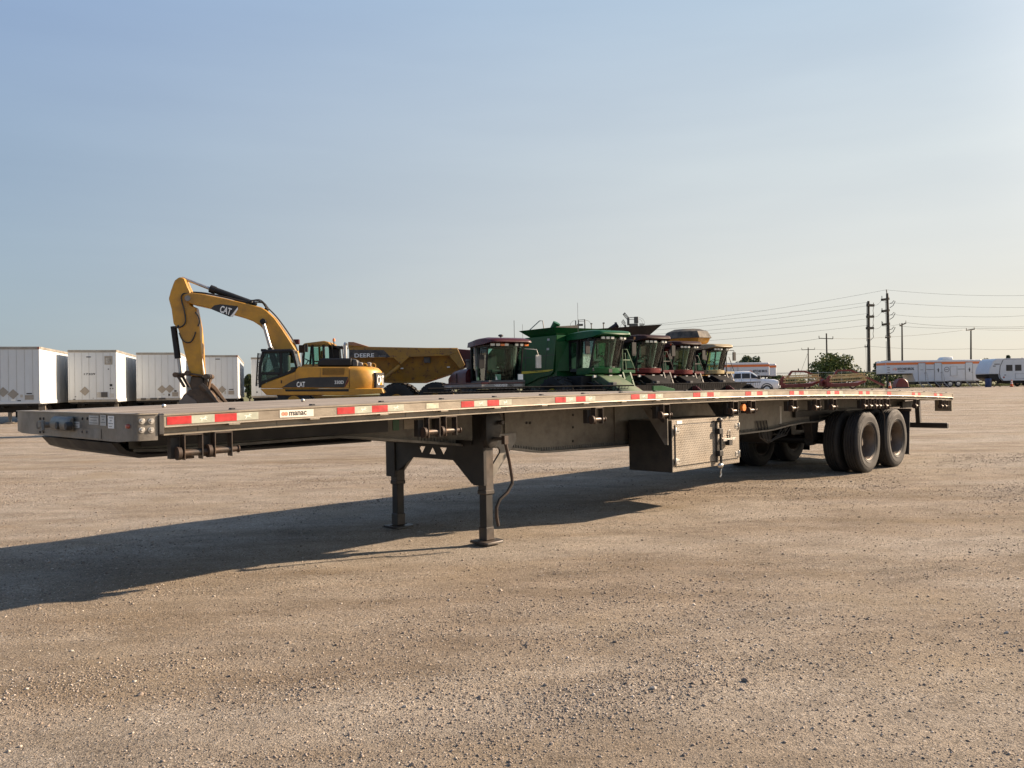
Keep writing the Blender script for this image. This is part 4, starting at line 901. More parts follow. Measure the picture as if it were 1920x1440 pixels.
for ly in (.74, -.74):
    arc = EP([(377, 722), (386, 730), (395, 741), (404, 752), (415, 762)], .7); mb = MB(); mb.tube([(x, YS*ly, z) for x, z in arc], [.13, .12, .10, .08, .05], 6); mb.build('side_cutter', DSTEEL, bu)
MB().prism(EP([(358, 705), (380, 707), (384, 720), (378, 732), (360, 733), (355, 722)], .35), YS*-.34, YS*.34, 'y').build('quick_coupler', DSTEEL, ex, bevel=.04)
# badge on the boom, hoses, rails
mb = MB(); mb.prism(EP([(395.5, 578.5), (402, 572.5), (413, 570.5), (446, 574), (444.5, 579), (436, 594), (431, 594), (398, 580.5)], .36), YS*.355, YS*.368, 'y'); bdg = mb.build('badge', BLKP, ex)
mb = MB(); mb.prism(EP([(446, 575.5), (446, 580), (436.5, 594.5), (431.5, 593.5), (437, 587)], .37), YS*.366, YS*.374, 'y'); mb.build('badge_edge', WHP, bdg)
def etext2(body, p0, p1, hpx, mat, parent, ly, bold=.02):
    a = V((e.y(*p0, YS*ly)[0], YS*ly, e.y(*p0, YS*ly)[1])); b = V((e.y(*p1, YS*ly)[0], YS*ly, e.y(*p1, YS*ly)[1]))
    mb = MB(); mb.text(body, pxm(hpx)*1.38, (0, 0, 0), (1, 0, 0), (0, 1, 0), .008, bold); w = max(v[0] for v in mb.v); d = (b-a); k = d.length/w; d.normalize(); up = V((d.z, 0, -d.x)) if d.x < 0 else V((-d.z, 0, d.x))
    mb.v = [tuple(a+d*x*k+up*y+V((0, YS*z, 0))) for x, y, z in mb.v]; return mb.build('lettering', mat, parent)
etext2('CAT', (411, 584.5), (431.5, 590.5), 13, WHP, bdg, .376, .03)
def ehose(pts, ly, r=.028, name='hydraulic_hose'):
    mb = MB(); q = []
    for p in pts: a = e.y(*p, YS*ly); q.append(V((a[0], YS*ly, a[1])))
    sm_ = []
    for i in range(len(q)-1):
        p0, p1, p2, p3 = q[max(i-1, 0)], q[i], q[i+1], q[min(i+2, len(q)-1)]
        for t in (0, .25, .5, .75): sm_.append(.5*((2*p1)+(p2-p0)*t+(2*p0-5*p1+4*p2-p3)*t*t+(3*p1-p0-3*p2+p3)*t**3))
    mb.tube(sm_+[q[-1]], r, 6); return mb.build(name, HOSE, ex)
ehose([(357, 551), (344, 551), (340, 560), (345, 580), (348, 600), (344, 610), (335, 614), (326, 613)], .32)
ehose([(366, 585), (371, 595), (373, 602), (369, 610)], .1)
ehose([(336, 624), (341, 636), (349, 642), (358, 641), (364, 631), (367, 622)], .3, .024)
for ly in (-.22, -.08, .06, .20):
    ehose([(480, 566.5), (495, 568.5), (503, 578), (518.5, 594), (535, 616), (550, 639), (558, 658)], ly, .03)
ehose([(366, 585), (372, 594), (374, 604), (371, 612)], .32)
for ly in (-.2, .0, .2): ehose([(362, 547.5), (382, 549), (402, 552.5), (425, 557), (450, 563), (475, 568)], ly, .026)
for ly in (-.2, .2): ehose([(358, 549), (380, 550), (420, 557.5), (455, 566), (478, 570)], ly, .022)
ehose([(465, 565), (485, 562), (495, 568), (500, 578)], .25, .026); ehose([(468, 563), (490, 566), (503, 585)], -.1, .026)
mb = MB()
for px, py in ((470, 567), (478, 570), (500, 580), (335, 612)): a = e.y(px, py, YS*.2); mb.ball((a[0], YS*.2, a[1]), .09, 8, 6)
mb.build('hose_fitting', BLK, ex)['kind'] = 'stuff'
x, z = e.y(556, 641, YS*-.2); mb = MB(); mb.box(x-.12, x+.12, YS*-.2-.09, YS*-.2+.09, z-.1, z+.1); mb.build('work_light', MAROON, ex, bevel=.02)
for px, py in ((566, 648),):
    x, z = e.y(px, py, YS*-1.2); mb = MB(); mb.tube([(x, YS*-1.2, z-.8), (x, YS*-1.2, z)], .02, 6); mb.box(x-.12, x+.12, YS*-1.2-.05, YS*-1.2+.05, z-.3, z+.02); mb.build('mirror', BLK, ex)

# ------------------------------------------------------------------ generic helpers for machines traced from the side
def tprism(mb, t, ys, pts, a, b, ref): return mb.prism(t.poly(pts, ys*ref), ys*a, ys*b, 'y')
def side_text(t, ys, body, p0, p1, base, hpx, D, mat, parent, ly, bold=.012):
    """lettering along a side face between photograph columns p0 and p1"""
    a = t.y(p0, base, ys*ly); b = t.y(p1, base, ys*ly)
    mb = MB(); mb.text(body, hpx*D/FPX*1.38, (0, 0, 0), (1, 0, 0), (0, 0, 1), .006, bold); w = max(v[0] for v in mb.v)
    k = (b[0]-a[0])/w; mb.v = [(a[0]+k*x, ys*(ly+abs(y)), a[1]+z) for x, y, z in mb.v]
    return mb.build('lettering', mat, parent)

# ------------------------------------------------------------------ articulated dump truck
DT = V((-7.0, 43.6, 0)); dt_ = thing('dump_truck', 'yellow articulated dump truck with a rusty scuffed bed behind the excavator', 'dump truck', DT, math.pi)
t = Tr(DT, math.pi); H_ = 1.6
bed = [(652, 647), (694, 650), (801, 652), (857.5, 652), (872.5, 685), (838, 702), (790, 718), (718, 718), (672, 692), (655, 672)]
bp = t.poly(bed, H_); zt_, zl_ = max(p[1] for p in bp), min(p[1] for p in bp)
for sd in (1, -1):      # the sides lean in towards the floor
    yy = lambda z: sd*(H_-.06-.62*((zt_-z)/(zt_-zl_)))
    n = len(bp); mb = MB(); mb.add([(x, yy(z), z) for x, z in bp]+[(x, yy(z)-sd*.06, z) for x, z in bp], [list(range(n)), list(range(n, 2*n))]+[(i, (i+1) % n, n+(i+1) % n, n+i) for i in range(n)]); mb.build('bed_side', DEEY, dt_)
mb = MB(); tprism(mb, t, 1, [(838, 702), (790, 718), (718, 718), (672, 692), (655, 672), (652, 647), (655, 647), (658, 671), (674, 690), (719, 715), (789, 715), (837, 699.5)], -H_+.62, H_-.62, H_); mb.build('bed_floor', DEEY, dt_)
mb = MB(); tprism(mb, t, 1, [(652, 641), (662, 641), (694, 651), (652, 651)], -H_+.02, H_-.1, H_); mb.build('spill_guard', pm('rusty_guard', (.40, .20, .10), .6, 0, .2, 2, dirt=(.22, .10, .06), damt=.6), dt_)
mb = MB(); tprism(mb, t, 1, [(655, 652), (694, 651), (801, 653), (858, 653), (861, 660), (842, 667), (768, 669.5), (752, 684), (738, 671), (655, 672)], H_+.002, H_+.09, H_); rim_ = mb.build('bed_rim', DEEY, dt_, bevel=.015)
mb = MB(); tprism(mb, t, 1, [(842, 667), (861, 660), (872, 684), (862, 691)], H_-.30, H_+.085, H_); mb.build('bed_post', DEEY, dt_, bevel=.015)
mb = MB(); tprism(mb, t, 1, [(655, 656), (720, 656.5), (732.5, 669.5), (655, 671)], H_+.091, H_+.098, H_); dc = mb.build('side_decal', pm('decal_charcoal', (.03, .03, .032), .5, 0, .15, 3, damt=.2), dt_)
side_text(t, 1, 'DEERE', 664, 701.5, 670.2, 7.6, 42, WHP, dc, H_+.10, .012)
side_text(t, 1, '460E', 709, 724.5, 669.6, 4, 42, GREYP, dc, H_+.10, .0)
x, z = t.y(800, 674.5, H_); mb = MB(); mb.box(x-.16, x+.16, H_-.5, H_-.14, z-.15, z+.15); mb.lathe([(.001, .035), (.11, .035), (.12, .06), (.09, .06)], (x, H_-.17, z), (0, 1, 0), 16); mb.build('port_plate', DGREY, dt_)
a, b = t.y(718, 712, H_), t.y(750, 686, H_); mb = MB(); mb.cyl((a[0], H_+.06, a[1]), (b[0], H_+.06, b[1]), .11, n=12); mb.build('hoist_cylinder', DEEY, dt_)
mb = MB(); tprism(mb, t, 1, [(858, 654), (884, 656), (889, 672), (888, 694), (870, 688)], -H_, H_-.12, H_); mb.build('tailgate', MAROON, dt_, bevel=.02)
for px, py in ((752, 690.5), (840, 688)): 
    x, z = t.y(px, py, H_); MB().box(x-.07, x+.07, H_-.5, H_-.26, z-.03, z+.03).build('reflector', WHP, dt_)
rt_ = [(DT.x-at(742, 743, 41.8).x), (DT.x-at(815, 743, 41.8).x), (DT.x-at(548, 743, 41.8).x)]
for x in rt_:
    tyre_big(.93, .72, .36, RUB, .07, dt_, (x, 1.25, .93)); tyre_big(.93, .72, .36, RUB, .07, dt_, (x, -1.25, .93))
mb = MB(); mb.box(min(rt_)-.9, max(rt_)+.6, -.5, .5, .75, 1.25); mb.build('chassis', DEEY, dt_, bevel=.03)
# cab and bonnet
mb = MB(); tprism(mb, t, 1, [(566, 648), (571, 643.5), (608, 639), (616, 641), (621, 646.5), (606, 647.5)], -.55, 1.05, 1.0); mb.build('cab_roof', DEEY, dt_, bevel=.04)
for a, b, w in (((571, 647), (568, 686), .13), ((586, 648), (588, 686), .16), ((606.5, 647), (608, 686), .2)):
    for yy in (1.0, -.5):
        p, q = t.y(*a, 1.0), t.y(*b, 1.0); mb = MB(); mb.bar((p[0], yy, p[1]), (q[0], yy, q[1]), .09, w, (0, 1, 0)); mb.build('cab_post', BLK, dt_)
mb = MB(); tprism(mb, t, 1, [(566, 683), (608, 683), (612, 715), (562, 715)], -.6, 1.06, 1.0); mb.build('cab_base', DEEY, dt_, bevel=.03)
for yy in (.99, -.49):
    mb = MB(); tprism(mb, t, 1, [(571, 649), (586, 649), (588, 683), (569, 683)], yy, yy+.01, 1.0); mb.build('side_window', GLZ, dt_)
    mb = MB(); tprism(mb, t, 1, [(588, 649), (606, 648), (607, 683), (589, 683)], yy, yy+.01, 1.0); mb.build('side_window', GLZ, dt_)
sx_, sz_ = t.y(597, 690, .3); seat(dt_, (sx_, .3, sz_+.15)); sx_, sz_ = t.y(578, 676, .3); wheel_col(dt_, (sx_, .3, sz_), (1, 0, 0))
mb = MB(); tprism(mb, t, 1, [(566, 686), (562, 715), (500, 720), (497, 700), (510, 692)], -1.0, 1.0, 1.0); mb.build('bonnet', DEEY, dt_, bevel=.08, segs=2)
mb = MB(); tprism(mb, t, 1, [(610, 646), (640, 648), (640, 652), (612, 652)], -.8, .5, 1.0); tprism(mb, t, 1, [(612, 652), (630, 652), (632, 672), (612, 672)], -.2, .4, 1.0); mb.build('engine_stack', BLK, dt_, bevel=.03)
for px in (622, 641, 646): 
    p, q = t.y(px, 648, .9), t.y(px+3, 674, .9); mb = MB(); mb.tube([(p[0], .9, p[1]), (q[0], .9, q[1])], .022, 6); mb.build('handrail', BLK, dt_)
p = t.y(626, 640, .4); mb = MB(); mb.cyl((p[0], .4, p[1]-.25), (p[0], .4, p[1]), .03, n=8); mb.build('beacon_post', BLK, dt_); MB().lathe([(.001, .16), (.06, .15), (.075, .0)], (p[0], .4, p[1]), (0, 0, 1), 12).build('amber_beacon', AMB, dt_)
mb = MB()
p = t.y(575, 651, 1.4); mb.box(p[0]-.06, p[0]+.06, 1.35, 1.55, p[1]-.25, p[1]+.15); mb.tube([(p[0], 1.0, p[1]+.1), (p[0], 1.4, p[1]+.1)], .02, 5); mb.build('mirror', BLK, dt_)
p = t.y(617, 643, 1.0); mb = MB(); mb.bar((p[0], .8, p[1]), (p[0]-.55, .8, p[1]-.35), .06, .06); mb.build('brace', BLK, dt_)

# ------------------------------------------------------------------ windrower
WD = V((-.78, 35.9, 0)); wyaw = R(-60)
wi = thing('windrower', 'maroon windrower with a curved glass cab and a black pickup reel in front', 'windrower', WD, wyaw)
t = Tr(WD, wyaw)
def cab_frame(par, x0, x1, hw, z0, z1, xb0, xb1, post, glass, sill_bulge=.28, w=.07):
    """glazed cab: four posts leaning, curved windscreen, side and rear panes"""
    for y in (-hw, hw):
        MB().bar((xb1, y, z0), (x1, y, z1), w*.8, w, (1, 0, 0)).build('cab_post', post, par)
        MB().bar((xb0, y, z0), (x0, y, z1), w*1.4, w, (1, 0, 0)).build('cab_post', post, par)
        xm = (xb0+xb1)/2; MB().bar((xm-.05, y, z0), ((x0+x1)/2-.05, y, z1), w, w*.8, (1, 0, 0)).build('cab_post', post, par)
        s_ = -1 if y < 0 else 1
        MB().loft([[(xb0, y*.99, z0), (x0, y*.99, z1), (x0, y*.985, z1), (xb0, y*.985, z0)], [(xb1, y*.99, z0), (x1, y*.99, z1), (x1, y*.985, z1), (xb1, y*.985, z0)]]).build('side_window', glass, par)
    r0, r1 = [], []; rings = []
    for k in range(9):
        u = -1+k/4; b = sill_bulge*(1-u*u)
        rings.append([(xb1+b, hw*u, z0), (x1+b, hw*u, z1), (x1+b-.012, hw*u, z1), (xb1+b-.012, hw*u, z0)])
    MB().loft(rings).build('windscreen', glass, par, ang=60)
    MB().loft([[(xb0, -hw, z0), (x0, -hw, z1), (x0-.01, -hw, z1), (xb0-.01, -hw, z0)], [(xb0, hw, z0), (x0, hw, z1), (x0-.01, hw, z1), (xb0-.01, hw, z0)]]).build('rear_window', glass, par)
mb = MB(); rings = []
for k, (xx, zt, zb) in enumerate(((-.75, 3.42, 3.32), (-.55, 3.56, 3.30), (.3, 3.65, 3.34), (1.1, 3.66, 3.38), (1.55, 3.58, 3.44), (1.66, 3.50, 3.46))):
    hw = (.8, 1.02, 1.08, 1.08, 1.0, .8)[k]; rings.append([(xx, -hw, zb), (xx, -hw*.96, zt-.05), (xx, -hw*.8, zt), (xx, hw*.8, zt), (xx, hw*.96, zt-.05), (xx, hw, zb)])
mb.loft(rings); mb.build('cab_roof', MAROON, wi, ang=45)
cab_frame(wi, -.45, 1.05, .86, 1.8, 3.36, -.45, .78, BLK, GLZ, .34)
mb = MB(); mb.box(-.5, 1.3, -.9, .9, 3.26, 3.36); mb.build('roof_liner', BLK, wi, bevel=.02)
lp = MB().box(-.03, .03, -.09, .09, -.055, .055).mesh('work_light', LENS, bevel=.01)
for y in (-.8, -.55, -.15, .35, .6): share(lp, 'work_light', wi, (1.36+.06*(1-abs(y)), y, 3.34), (0, 0, y*.5))
for y in (-.33, .84): MB().box(1.36, 1.42, y-.10, y+.10, 3.29, 3.38).build('amber_light', AMB, wi, bevel=.01)
mb = MB(); mb.box(-.5, 1.15, -.9, .9, 1.72, 1.84); mb.build('cab_floor', DGREY, wi, bevel=.02)
seat(wi, (0.0, 0, 2.25)); wheel_col(wi, (.62, 0, 2.5), (1, 0, 0))
MB().box(-.42, -.36, -.7, .3, 1.9, 2.7).build('rear_bulkhead', GREYP, wi, bevel=.02)
MB().bar((.15, -.88, 1.85), (-.02, -.88, 3.3), .05, .14, (0, 1, 0)).build('door_post', GREYP, wi)
# hood behind the cab
mb = MB(); rings = []
for xx, zt, hw in ((-2.75, 1.95, .75), (-2.55, 2.17, 1.0), (-1.9, 2.34, 1.12), (-1.2, 2.40, 1.14), (-.55, 2.40, 1.12)):
    rings.append([(xx, -hw, 1.62), (xx, -hw, zt-.22), (xx, -hw*.9, zt-.06), (xx, -hw*.7, zt), (xx, hw*.7, zt), (xx, hw*.9, zt-.06), (xx, hw, zt-.22), (xx, hw, 1.62)])
mb.loft(rings); mb.build('engine_hood', MAROON, wi, ang=40)
MB().box(-1.42, -1.38, -1.16, -1.13, 1.7, 2.2).build('hood_seam', BLK, wi)
mb = MB(); mb.cyl((-.9, -.75, 2.38), (-.9, -.75, 2.70), .13, n=16); mb.cyl((-.9, -.75, 2.70), (-.9, -.75, 2.80), .17, n=16); mb.build('air_intake', DGREY, wi, bevel=.02)
mb = MB(); mb.prism([(-2.6, -1.2), (1.15, -1.25), (1.15, .75), (.6, 1.2), (-2.6, 1.2)], 1.47, 1.70, 'z'); pf = mb.build('platform', GREYP, wi, bevel=.02)
mb = MB(); mb.prism([(-2.6, -1.21), (1.17, -1.26), (1.17, .77), (.6, 1.22), (-2.6, 1.22)], 1.70, 1.755, 'z'); mb.build('platform_edge', MAROON, wi, bevel=.01)
def face_text(par, body, o, xd, size, mat, wid=None, bold=.01):
    mb = MB(); mb.text(body, size, (0, 0, 0), (1, 0, 0), (0, 1, 0), .004, bold); w = max(v[0] for v in mb.v); k = (wid/w) if wid else 1
    o, xd = V(o), V(xd).normalized(); nz_ = xd.cross(V((0, 0, 1))); mb.v = [tuple(o+xd*x*k+V((0, 0, y))+nz_*(.001+z)) for x, y, z in mb.v]
    return mb.build('lettering', mat, par)
face_text(pf, 'HARVEST', (1.156, -.62, 1.575), (0, 1, 0), .15, WHP, .62, .012); face_text(pf, 'PRO', (1.156, .03, 1.575), (0, 1, 0), .15, BLKP, .28, .008)
face_text(pf, 'HARVEST', (-2.35, -1.215, 1.50), (1, -.013, 0), .15, WHP, .62, .01)
for y in (-.35, .75): MB().box(1.0, 1.05, y-.14, y+.1, 1.86, 2.1).build('warning_sign', WHP, wi)
for y in (-1.0, 1.15):
    mb = MB(); mb.tube([(1.0, y*.85, 3.2), (1.25, y*1.25, 3.15), (1.3, y*1.3, 2.9)], .022, 6); mb.box(1.24, 1.33, y*1.3-.13, y*1.3+.13, 2.35, 2.92); mb.build('mirror', MIRR if y > 0 else BLK, wi, bevel=.02)
mb = MB(); mb.cyl((.3, .2, 3.64), (.3, .2, 3.74), .03, n=8); mb.ball((.3, .2, 3.80), .12, 10, 6, (1, 1, .5)); mb.build('antenna_dome', DGREY, wi)
mb = MB(); mb.tube([(.1, 1.0, 3.6), (.1, 1.0, 4.5)], .012, 4); mb.build('whip_aerial', BLK, wi)
for y in (-1.55, 1.55): tyre_big(.78, .5, .42, RUB, .06, wi, (.55, y, .78), rim_mat=MAROON)
for y in (-1.0, 1.0): tyre_big(.45, .32, .22, RUB, .04, wi, (-2.2, y, .45), rim_mat=MAROON)
mb = MB(); mb.box(-2.3, .9, -.7, .7, .8, 1.46); mb.build('chassis', BLK, wi, bevel=.04)
# the header with its reel
mb = MB(); mb.prism([(2.1, .35), (2.2, 1.15), (2.35, 1.15), (2.45, .45), (3.6, .25), (3.6, .18), (2.2, .22)], -4.7, 5.3, 'y'); mb.build('header_table', HDRK, wi)
for y in (-4.75, 5.3): mb = MB(); mb.prism([(2.1, .25), (2.15, 1.2), (2.8, 1.2), (4.1, .45), (4.15, .2)], y, y+.06, 'y'); mb.build('end_shield', HDRK, wi)
mb = MB(); mb.box(1.0, 2.2, -.5, .5, .6, .9); mb.build('lift_arm', MAROON, wi)
rl = MB(); rl.cyl((3.1, -4.6, 1.06), (3.1, 5.2, 1.06), .085, n=12); reel = rl.build('reel_tube', HDRK, wi)
for k in range(6):
    a = 2*math.pi*k/6+.35; x, z = 3.1+.48*math.cos(a), 1.06+.48*math.sin(a)
    MB().cyl((x, -4.6, z), (x, 5.2, z), .03, n=8).build('reel_bat', HDRK, reel)
    tn_ = MB()
    for i in range(56):
        y = -4.55+i*.172; tn_.bar((x, y, z), (x-.10-.05*math.cos(a), y-.04, z-.34), .014, .014)
    tn_.build('reel_tines', HDRK, reel)['kind'] = 'stuff'
for y in (-3.2, -.6, 2.0, 4.4):
    mb = MB(); 
    for k in range(6): a = 2*math.pi*k/6+.35; mb.bar((3.1, y, 1.06), (3.1+.48*math.cos(a), y, 1.06+.48*math.sin(a)), .03, .05, (0, 1, 0))
    mb.build('reel_spider', BLK, reel)

# ------------------------------------------------------------------ combine harvesters
def combine(name, label, root, yaw, body, dark, roofm, sill, tank, hdr, sc=1.0, glass=None, span=(-3.9, 3.9)):
    glass = glass or GLZ
    c = thing(name, label, 'combine harvester', root, yaw, 'combine harvesters parked in a row')
    c.scale = (sc, sc, sc)
    # cab
    mb = MB(); rings = []
    for xx, zt, zb, hw in ((-1.15, 3.86, 3.68, .9), (-.9, 3.96, 3.64, 1.02), (.2, 4.02, 3.66, 1.06), (.9, 4.02, 3.70, 1.06), (1.28, 3.97, 3.78, .98), (1.42, 3.90, 3.82, .8)):
        rings.append([(xx, -hw, zb), (xx, -hw*.97, zt-.05), (xx, -hw*.85, zt), (xx, hw*.85, zt), (xx, hw*.97, zt-.05), (xx, hw, zb)])
    mb.loft(rings); mb.build('cab_roof', roofm, c, ang=45)
    cab_frame(c, -.85, .95, .84, 2.32, 3.68, -.85, .55, dark, glass, .26, .08)
    MB().box(-.85, 1.05, -.84, .84, 3.54, 3.67).build('roof_liner', BLK, c, bevel=.02)
    for y in (-.62, -.38, -.14, .42, .66): share(lp, 'work_light', c, (1.16+.16*(1-abs(y)), y, 3.66), (0, 0, y*.4))
    MB().box(-.85, .75, -.84, .84, 2.2, 2.34).build('cab_floor', DGREY, c)
    seat(c, (-.15, 0, 2.72)); wheel_col(c, (.45, 0, 2.95), (1, 0, 0))
    MB().box(-.84, -.78, -.8, .5, 2.34, 3.1).build('rear_bulkhead', DGREY, c)
    MB().bar((-.2, -.86, 2.34), (-.1, -.86, 3.6), .05, .3, (0, 1, 0)).build('door_post', dark, c)
    rings = []
    for k in range(9):
        u = -1+k/4; b = .34*(1-u*u); rings.append([(.45+b, .92*u, 2.06), (.62+b, .92*u, 2.12), (.66+b, .92*u, 2.34), (.40+b, .92*u, 2.36), (-.3, .92*u, 2.36), (-.3, .92*u, 2.06)])
    mb = MB().loft(rings); mb.build('front_sill', sill, c, ang=50)
    for y in (-.75, .05, .75): MB().box(.62+.25*(1-y*y), .70+.25*(1-y*y), y-.09, y+.09, 1.9, 2.02).build('head_light', LENS, c, bevel=.01)
    for y in (-1, 1):
        mb = MB(); mb.tube([(.9, y*.95, 3.62), (1.05, y*1.35, 3.6), (1.05, y*1.38, 3.4)], .025, 6); mb.box(1.0, 1.08, y*1.38-.13, y*1.38+.13, 2.95, 3.5); mb.build('mirror', BLK, c, bevel=.02)
    # body
    for y in (-1, 1):
        mb = MB(); o = [(-.95, 3.9), (-1.25, 2.2), (-1.5, 2.05), (-2.3, 1.95), (-3.2, 1.7), (-4.6, 1.45), (-6.6, 1.4), (-7.0, 1.7), (-7.1, 3.0), (-5.9, 3.75), (-3.4, 3.9)]
        mb.prism(o, y*1.45, y*1.52, 'y'); sp_ = mb.build('side_panel', body, c, bevel=.02)
        for seg in ([(-.98, 3.02), (-1.1, 3.0), (-6.9, 2.8), (-6.9, 2.87)], [(-3.30, 3.85), (-3.34, 3.85), (-3.5, 1.7), (-3.46, 1.7)], [(-1.55, 3.88), (-1.57, 3.88), (-1.95, 2.0), (-1.93, 2.0)]):
            MB().prism(seg, y*1.521, y*1.526, 'y').build('panel_seam', BLKP, sp_)
    mb = MB(); mb.prism([(-1.0, 3.88), (-1.1, 1.5), (-6.5, 1.45), (-7.0, 1.8), (-7.05, 2.95), (-5.9, 3.7), (-3.4, 3.88)], -1.44, 1.44, 'y'); mb.build('body_core', body, c)
    # angled panel between cab and body
    mb = MB(); mb.loft([[(-1.0, -1.5, 3.6), (-1.1, -1.5, 2.25), (-.85, -.9, 2.25), (-.85, -.9, 3.6)], [(-1.05, -1.4, 3.6), (-1.15, -1.4, 2.25), (-.9, -.86, 2.25), (-.9, -.86, 3.6)]]); mb.build('front_panel', body, c)
    # grain tank
    if tank == 'flare':
        lo = [(-3.15, -1.4, 3.9), (-1.1, -1.4, 3.9), (-1.1, 1.4, 3.9), (-3.15, 1.4, 3.9)]; hi = [(-3.6, -1.75, 4.24), (-.85, -1.75, 4.24), (-.85, 1.75, 4.24), (-3.6, 1.75, 4.24)]
        il = [(x*.98-.04, y*.97, z) for x, y, z in lo]; ih = [(x*.98-.04, y*.97, z) for x, y, z in hi]
        mb = MB(); mb.add(lo+hi+il+ih, [(0,1,5,4),(1,2,6,5),(2,3,7,6),(3,0,4,7),(9,8,12,13),(10,9,13,14),(11,10,14,15),(8,11,15,12),(4,5,13,12),(5,6,14,13),(6,7,15,14),(7,4,12,15)]); mb.build('grain_tank', body, c, recalc=False)
        mb = MB(); mb.prism([(-.75, 4.2), (.95, 4.2), (.9, 4.52), (-.4, 4.42)], -2.4, -2.32, 'x'); mb.build('tank_cover', TANKB, c)
        mb = MB(); mb.cyl((-3.0, -.3, 4.0), (-2.65, -.15, 4.62), .19, n=14); mb.build('auger_tube', body, c)
        mb = MB(); mb.tube([(-3.5, -1.3, 4.2), (-3.3, -.7, 4.75), (-3.25, -.55, 4.75), (-3.2, -.5, 4.2)], .025, 6); mb.build('tank_handrail', GREYP, c)
    elif tank == 'black':
        lo = [(-3.15, -1.4, 3.9), (-1.1, -1.4, 3.9), (-1.1, 1.4, 3.9), (-3.15, 1.4, 3.9)]; hi = [(-3.7, -1.7, 4.5), (-.7, -1.7, 4.42), (-.45, 2.15, 4.72), (-3.7, 2.15, 4.72)]
        il = [(x*.98-.04, y*.97, z) for x, y, z in lo]; ih = [(x*.98-.04, y*.97, z) for x, y, z in hi]
        mb = MB(); mb.add(lo+hi+il+ih, [(0,1,5,4),(1,2,6,5),(2,3,7,6),(3,0,4,7),(9,8,12,13),(10,9,13,14),(11,10,14,15),(8,11,15,12),(4,5,13,12),(5,6,14,13),(6,7,15,14),(7,4,12,15)]); mb.build('grain_tank', TANKB, c, recalc=False)
        mb = MB(); mb.cyl((-2.4, -.4, 4.2), (-1.8, .2, 4.75), .14, n=10); mb.build('auger_tube', TANKB, c)
    elif tank == 'low':
        mb = MB(); mb.box(-3.3, -1.1, -1.4, 1.4, 3.9, 4.12); mb.build('grain_tank', TANKB, c, bevel=.04)
        mb = MB(); mb.ball((-2, -.3, 4.12), .3, 10, 6, (1.4, 1, .5)); mb.build('tank_lid', DGREY, c)
    elif tank == 'dome':
        rings = []; lev = ((3.9, 1.0), (4.2, 1.5), (4.52, 1.66))
        ring8 = lambda z, k: [(-2.0+1.12*k*math.cos(R(22.5+45*i)), .25+.95*k*math.sin(R(22.5+45*i)), z) for i in range(8)]
        MB().loft([ring8(z, k*.92) for z, k in lev]).build('grain_tank', CATY, c, ang=20)
        MB().loft([ring8(4.5, 1.60), ring8(4.53, 1.60), ring8(4.95, 1.36), ring8(5.14, .85)]).build('tank_tarp', pm('tank_tarp', (.030, .026, .019), .7, 0, .2, 2, damt=.3), c, ang=20)
    # platform and ladder on the far side of the cab
    mb = MB(); mb.box(-.9, .75, .95, 1.75, 2.1, 2.25); mb.build('platform', sill, c, bevel=.02)
    mb = MB(); mb.box(-.6, .55, 1.2, 1.7, 1.45, 2.09); mb.build('platform_box', body if sill is GREEN else BLK, c, bevel=.03)
    rail_m = pm('rail_green', (.10, .17, .10), .4, .2, .1, 3, damt=.1) if sill is GREEN and 'rail_green' not in MATS else (MATS.get('rail_green') if sill is GREEN else BLK)
    for pts in ([(.72, .98, 2.25), (.72, .98, 3.2), (.72, 1.25, 3.2), (.70, 1.74, 2.3)], [(-.85, 1.72, 2.25), (-.85, 1.72, 3.05), (.1, 1.72, 3.05), (.15, 1.72, 2.25)], [(-.4, 1.72, 2.65), (.12, 1.72, 2.65)], [(.72, 1.0, 2.7), (.72, 1.45, 2.7)]):
        MB().tube(pts, .024, 6).build('handrail', rail_m, c)
    for y in (.95, 1.40): MB().bar((.75, y, 2.15), (1.35, y, .7), .04, .08, (0, 1, 0)).build('ladder_rail', GREEN if sill is GREEN else BLK, c)
    for k in range(4): MB().box(.86+.14*k, .96+.14*k, .96, 1.39, 1.80-.33*k, 1.84-.33*k).build('ladder_step', GREEN if sill is GREEN else BLK, c)
    # wheels, feeder house, header
    for y in (-1.55, 1.55): tyre_big(1.0, .75, .45, RUB, .075, c, (-.95, y, 1.0), rim_mat=YELS if sill is GREEN else REDC, nl=18)
    for y in (-1.3, 1.3): tyre_big(.65, .45, .3, RUB, .05, c, (-5.6, y, .65), rim_mat=YELS if sill is GREEN else REDC, nl=16)
    mb = MB(); mb.prism([(-.6, 2.0), (.9, 2.0), (2.5, 1.25), (2.5, .45), (1.9, .45), (-.6, 1.1)], -.62, .62, 'y'); mb.build('feeder_house', pm('dusty_green', (.07, .11, .055), .7, 0, .2, 2, dirt=(.13, .12, .08), damt=.4) if sill is GREEN else HDRK, c, bevel=.03)
    mb = MB(); mb.box(-1.0, .4, -1.2, 1.2, .8, 2.0); mb.build('front_axle_housing', BLK, c, bevel=.05)
    for y in (-.9, .9):
        mb = MB(); mb.tube([(.2, y, 1.75), (1.2, y*.9, 1.55), (2.3, y*.85, .9)], .04, 6); mb.tube([(.3, y*.8, 1.65), (1.0, y*1.05, 1.75), (1.9, y, 1.2)], .025, 6); mb.build('feeder_hose', BLK, c)['kind'] = 'stuff'
    for y, x, z in ((-.75, .9, 1.5), (.75, 1.3, 1.45), (-.5, 1.6, 1.55), (.4, .7, 1.75), (.85, .5, 1.2)):
        mb = MB(); mb.box(x-.22, x+.22, y-.12, y+.12, z-.14, z+.14); mb.cyl((x, y-.2, z), (x, y+.2, z), .11, n=10); mb.build('drive_gear', DGREY if z > 1.5 else BLK, c, bevel=.02)
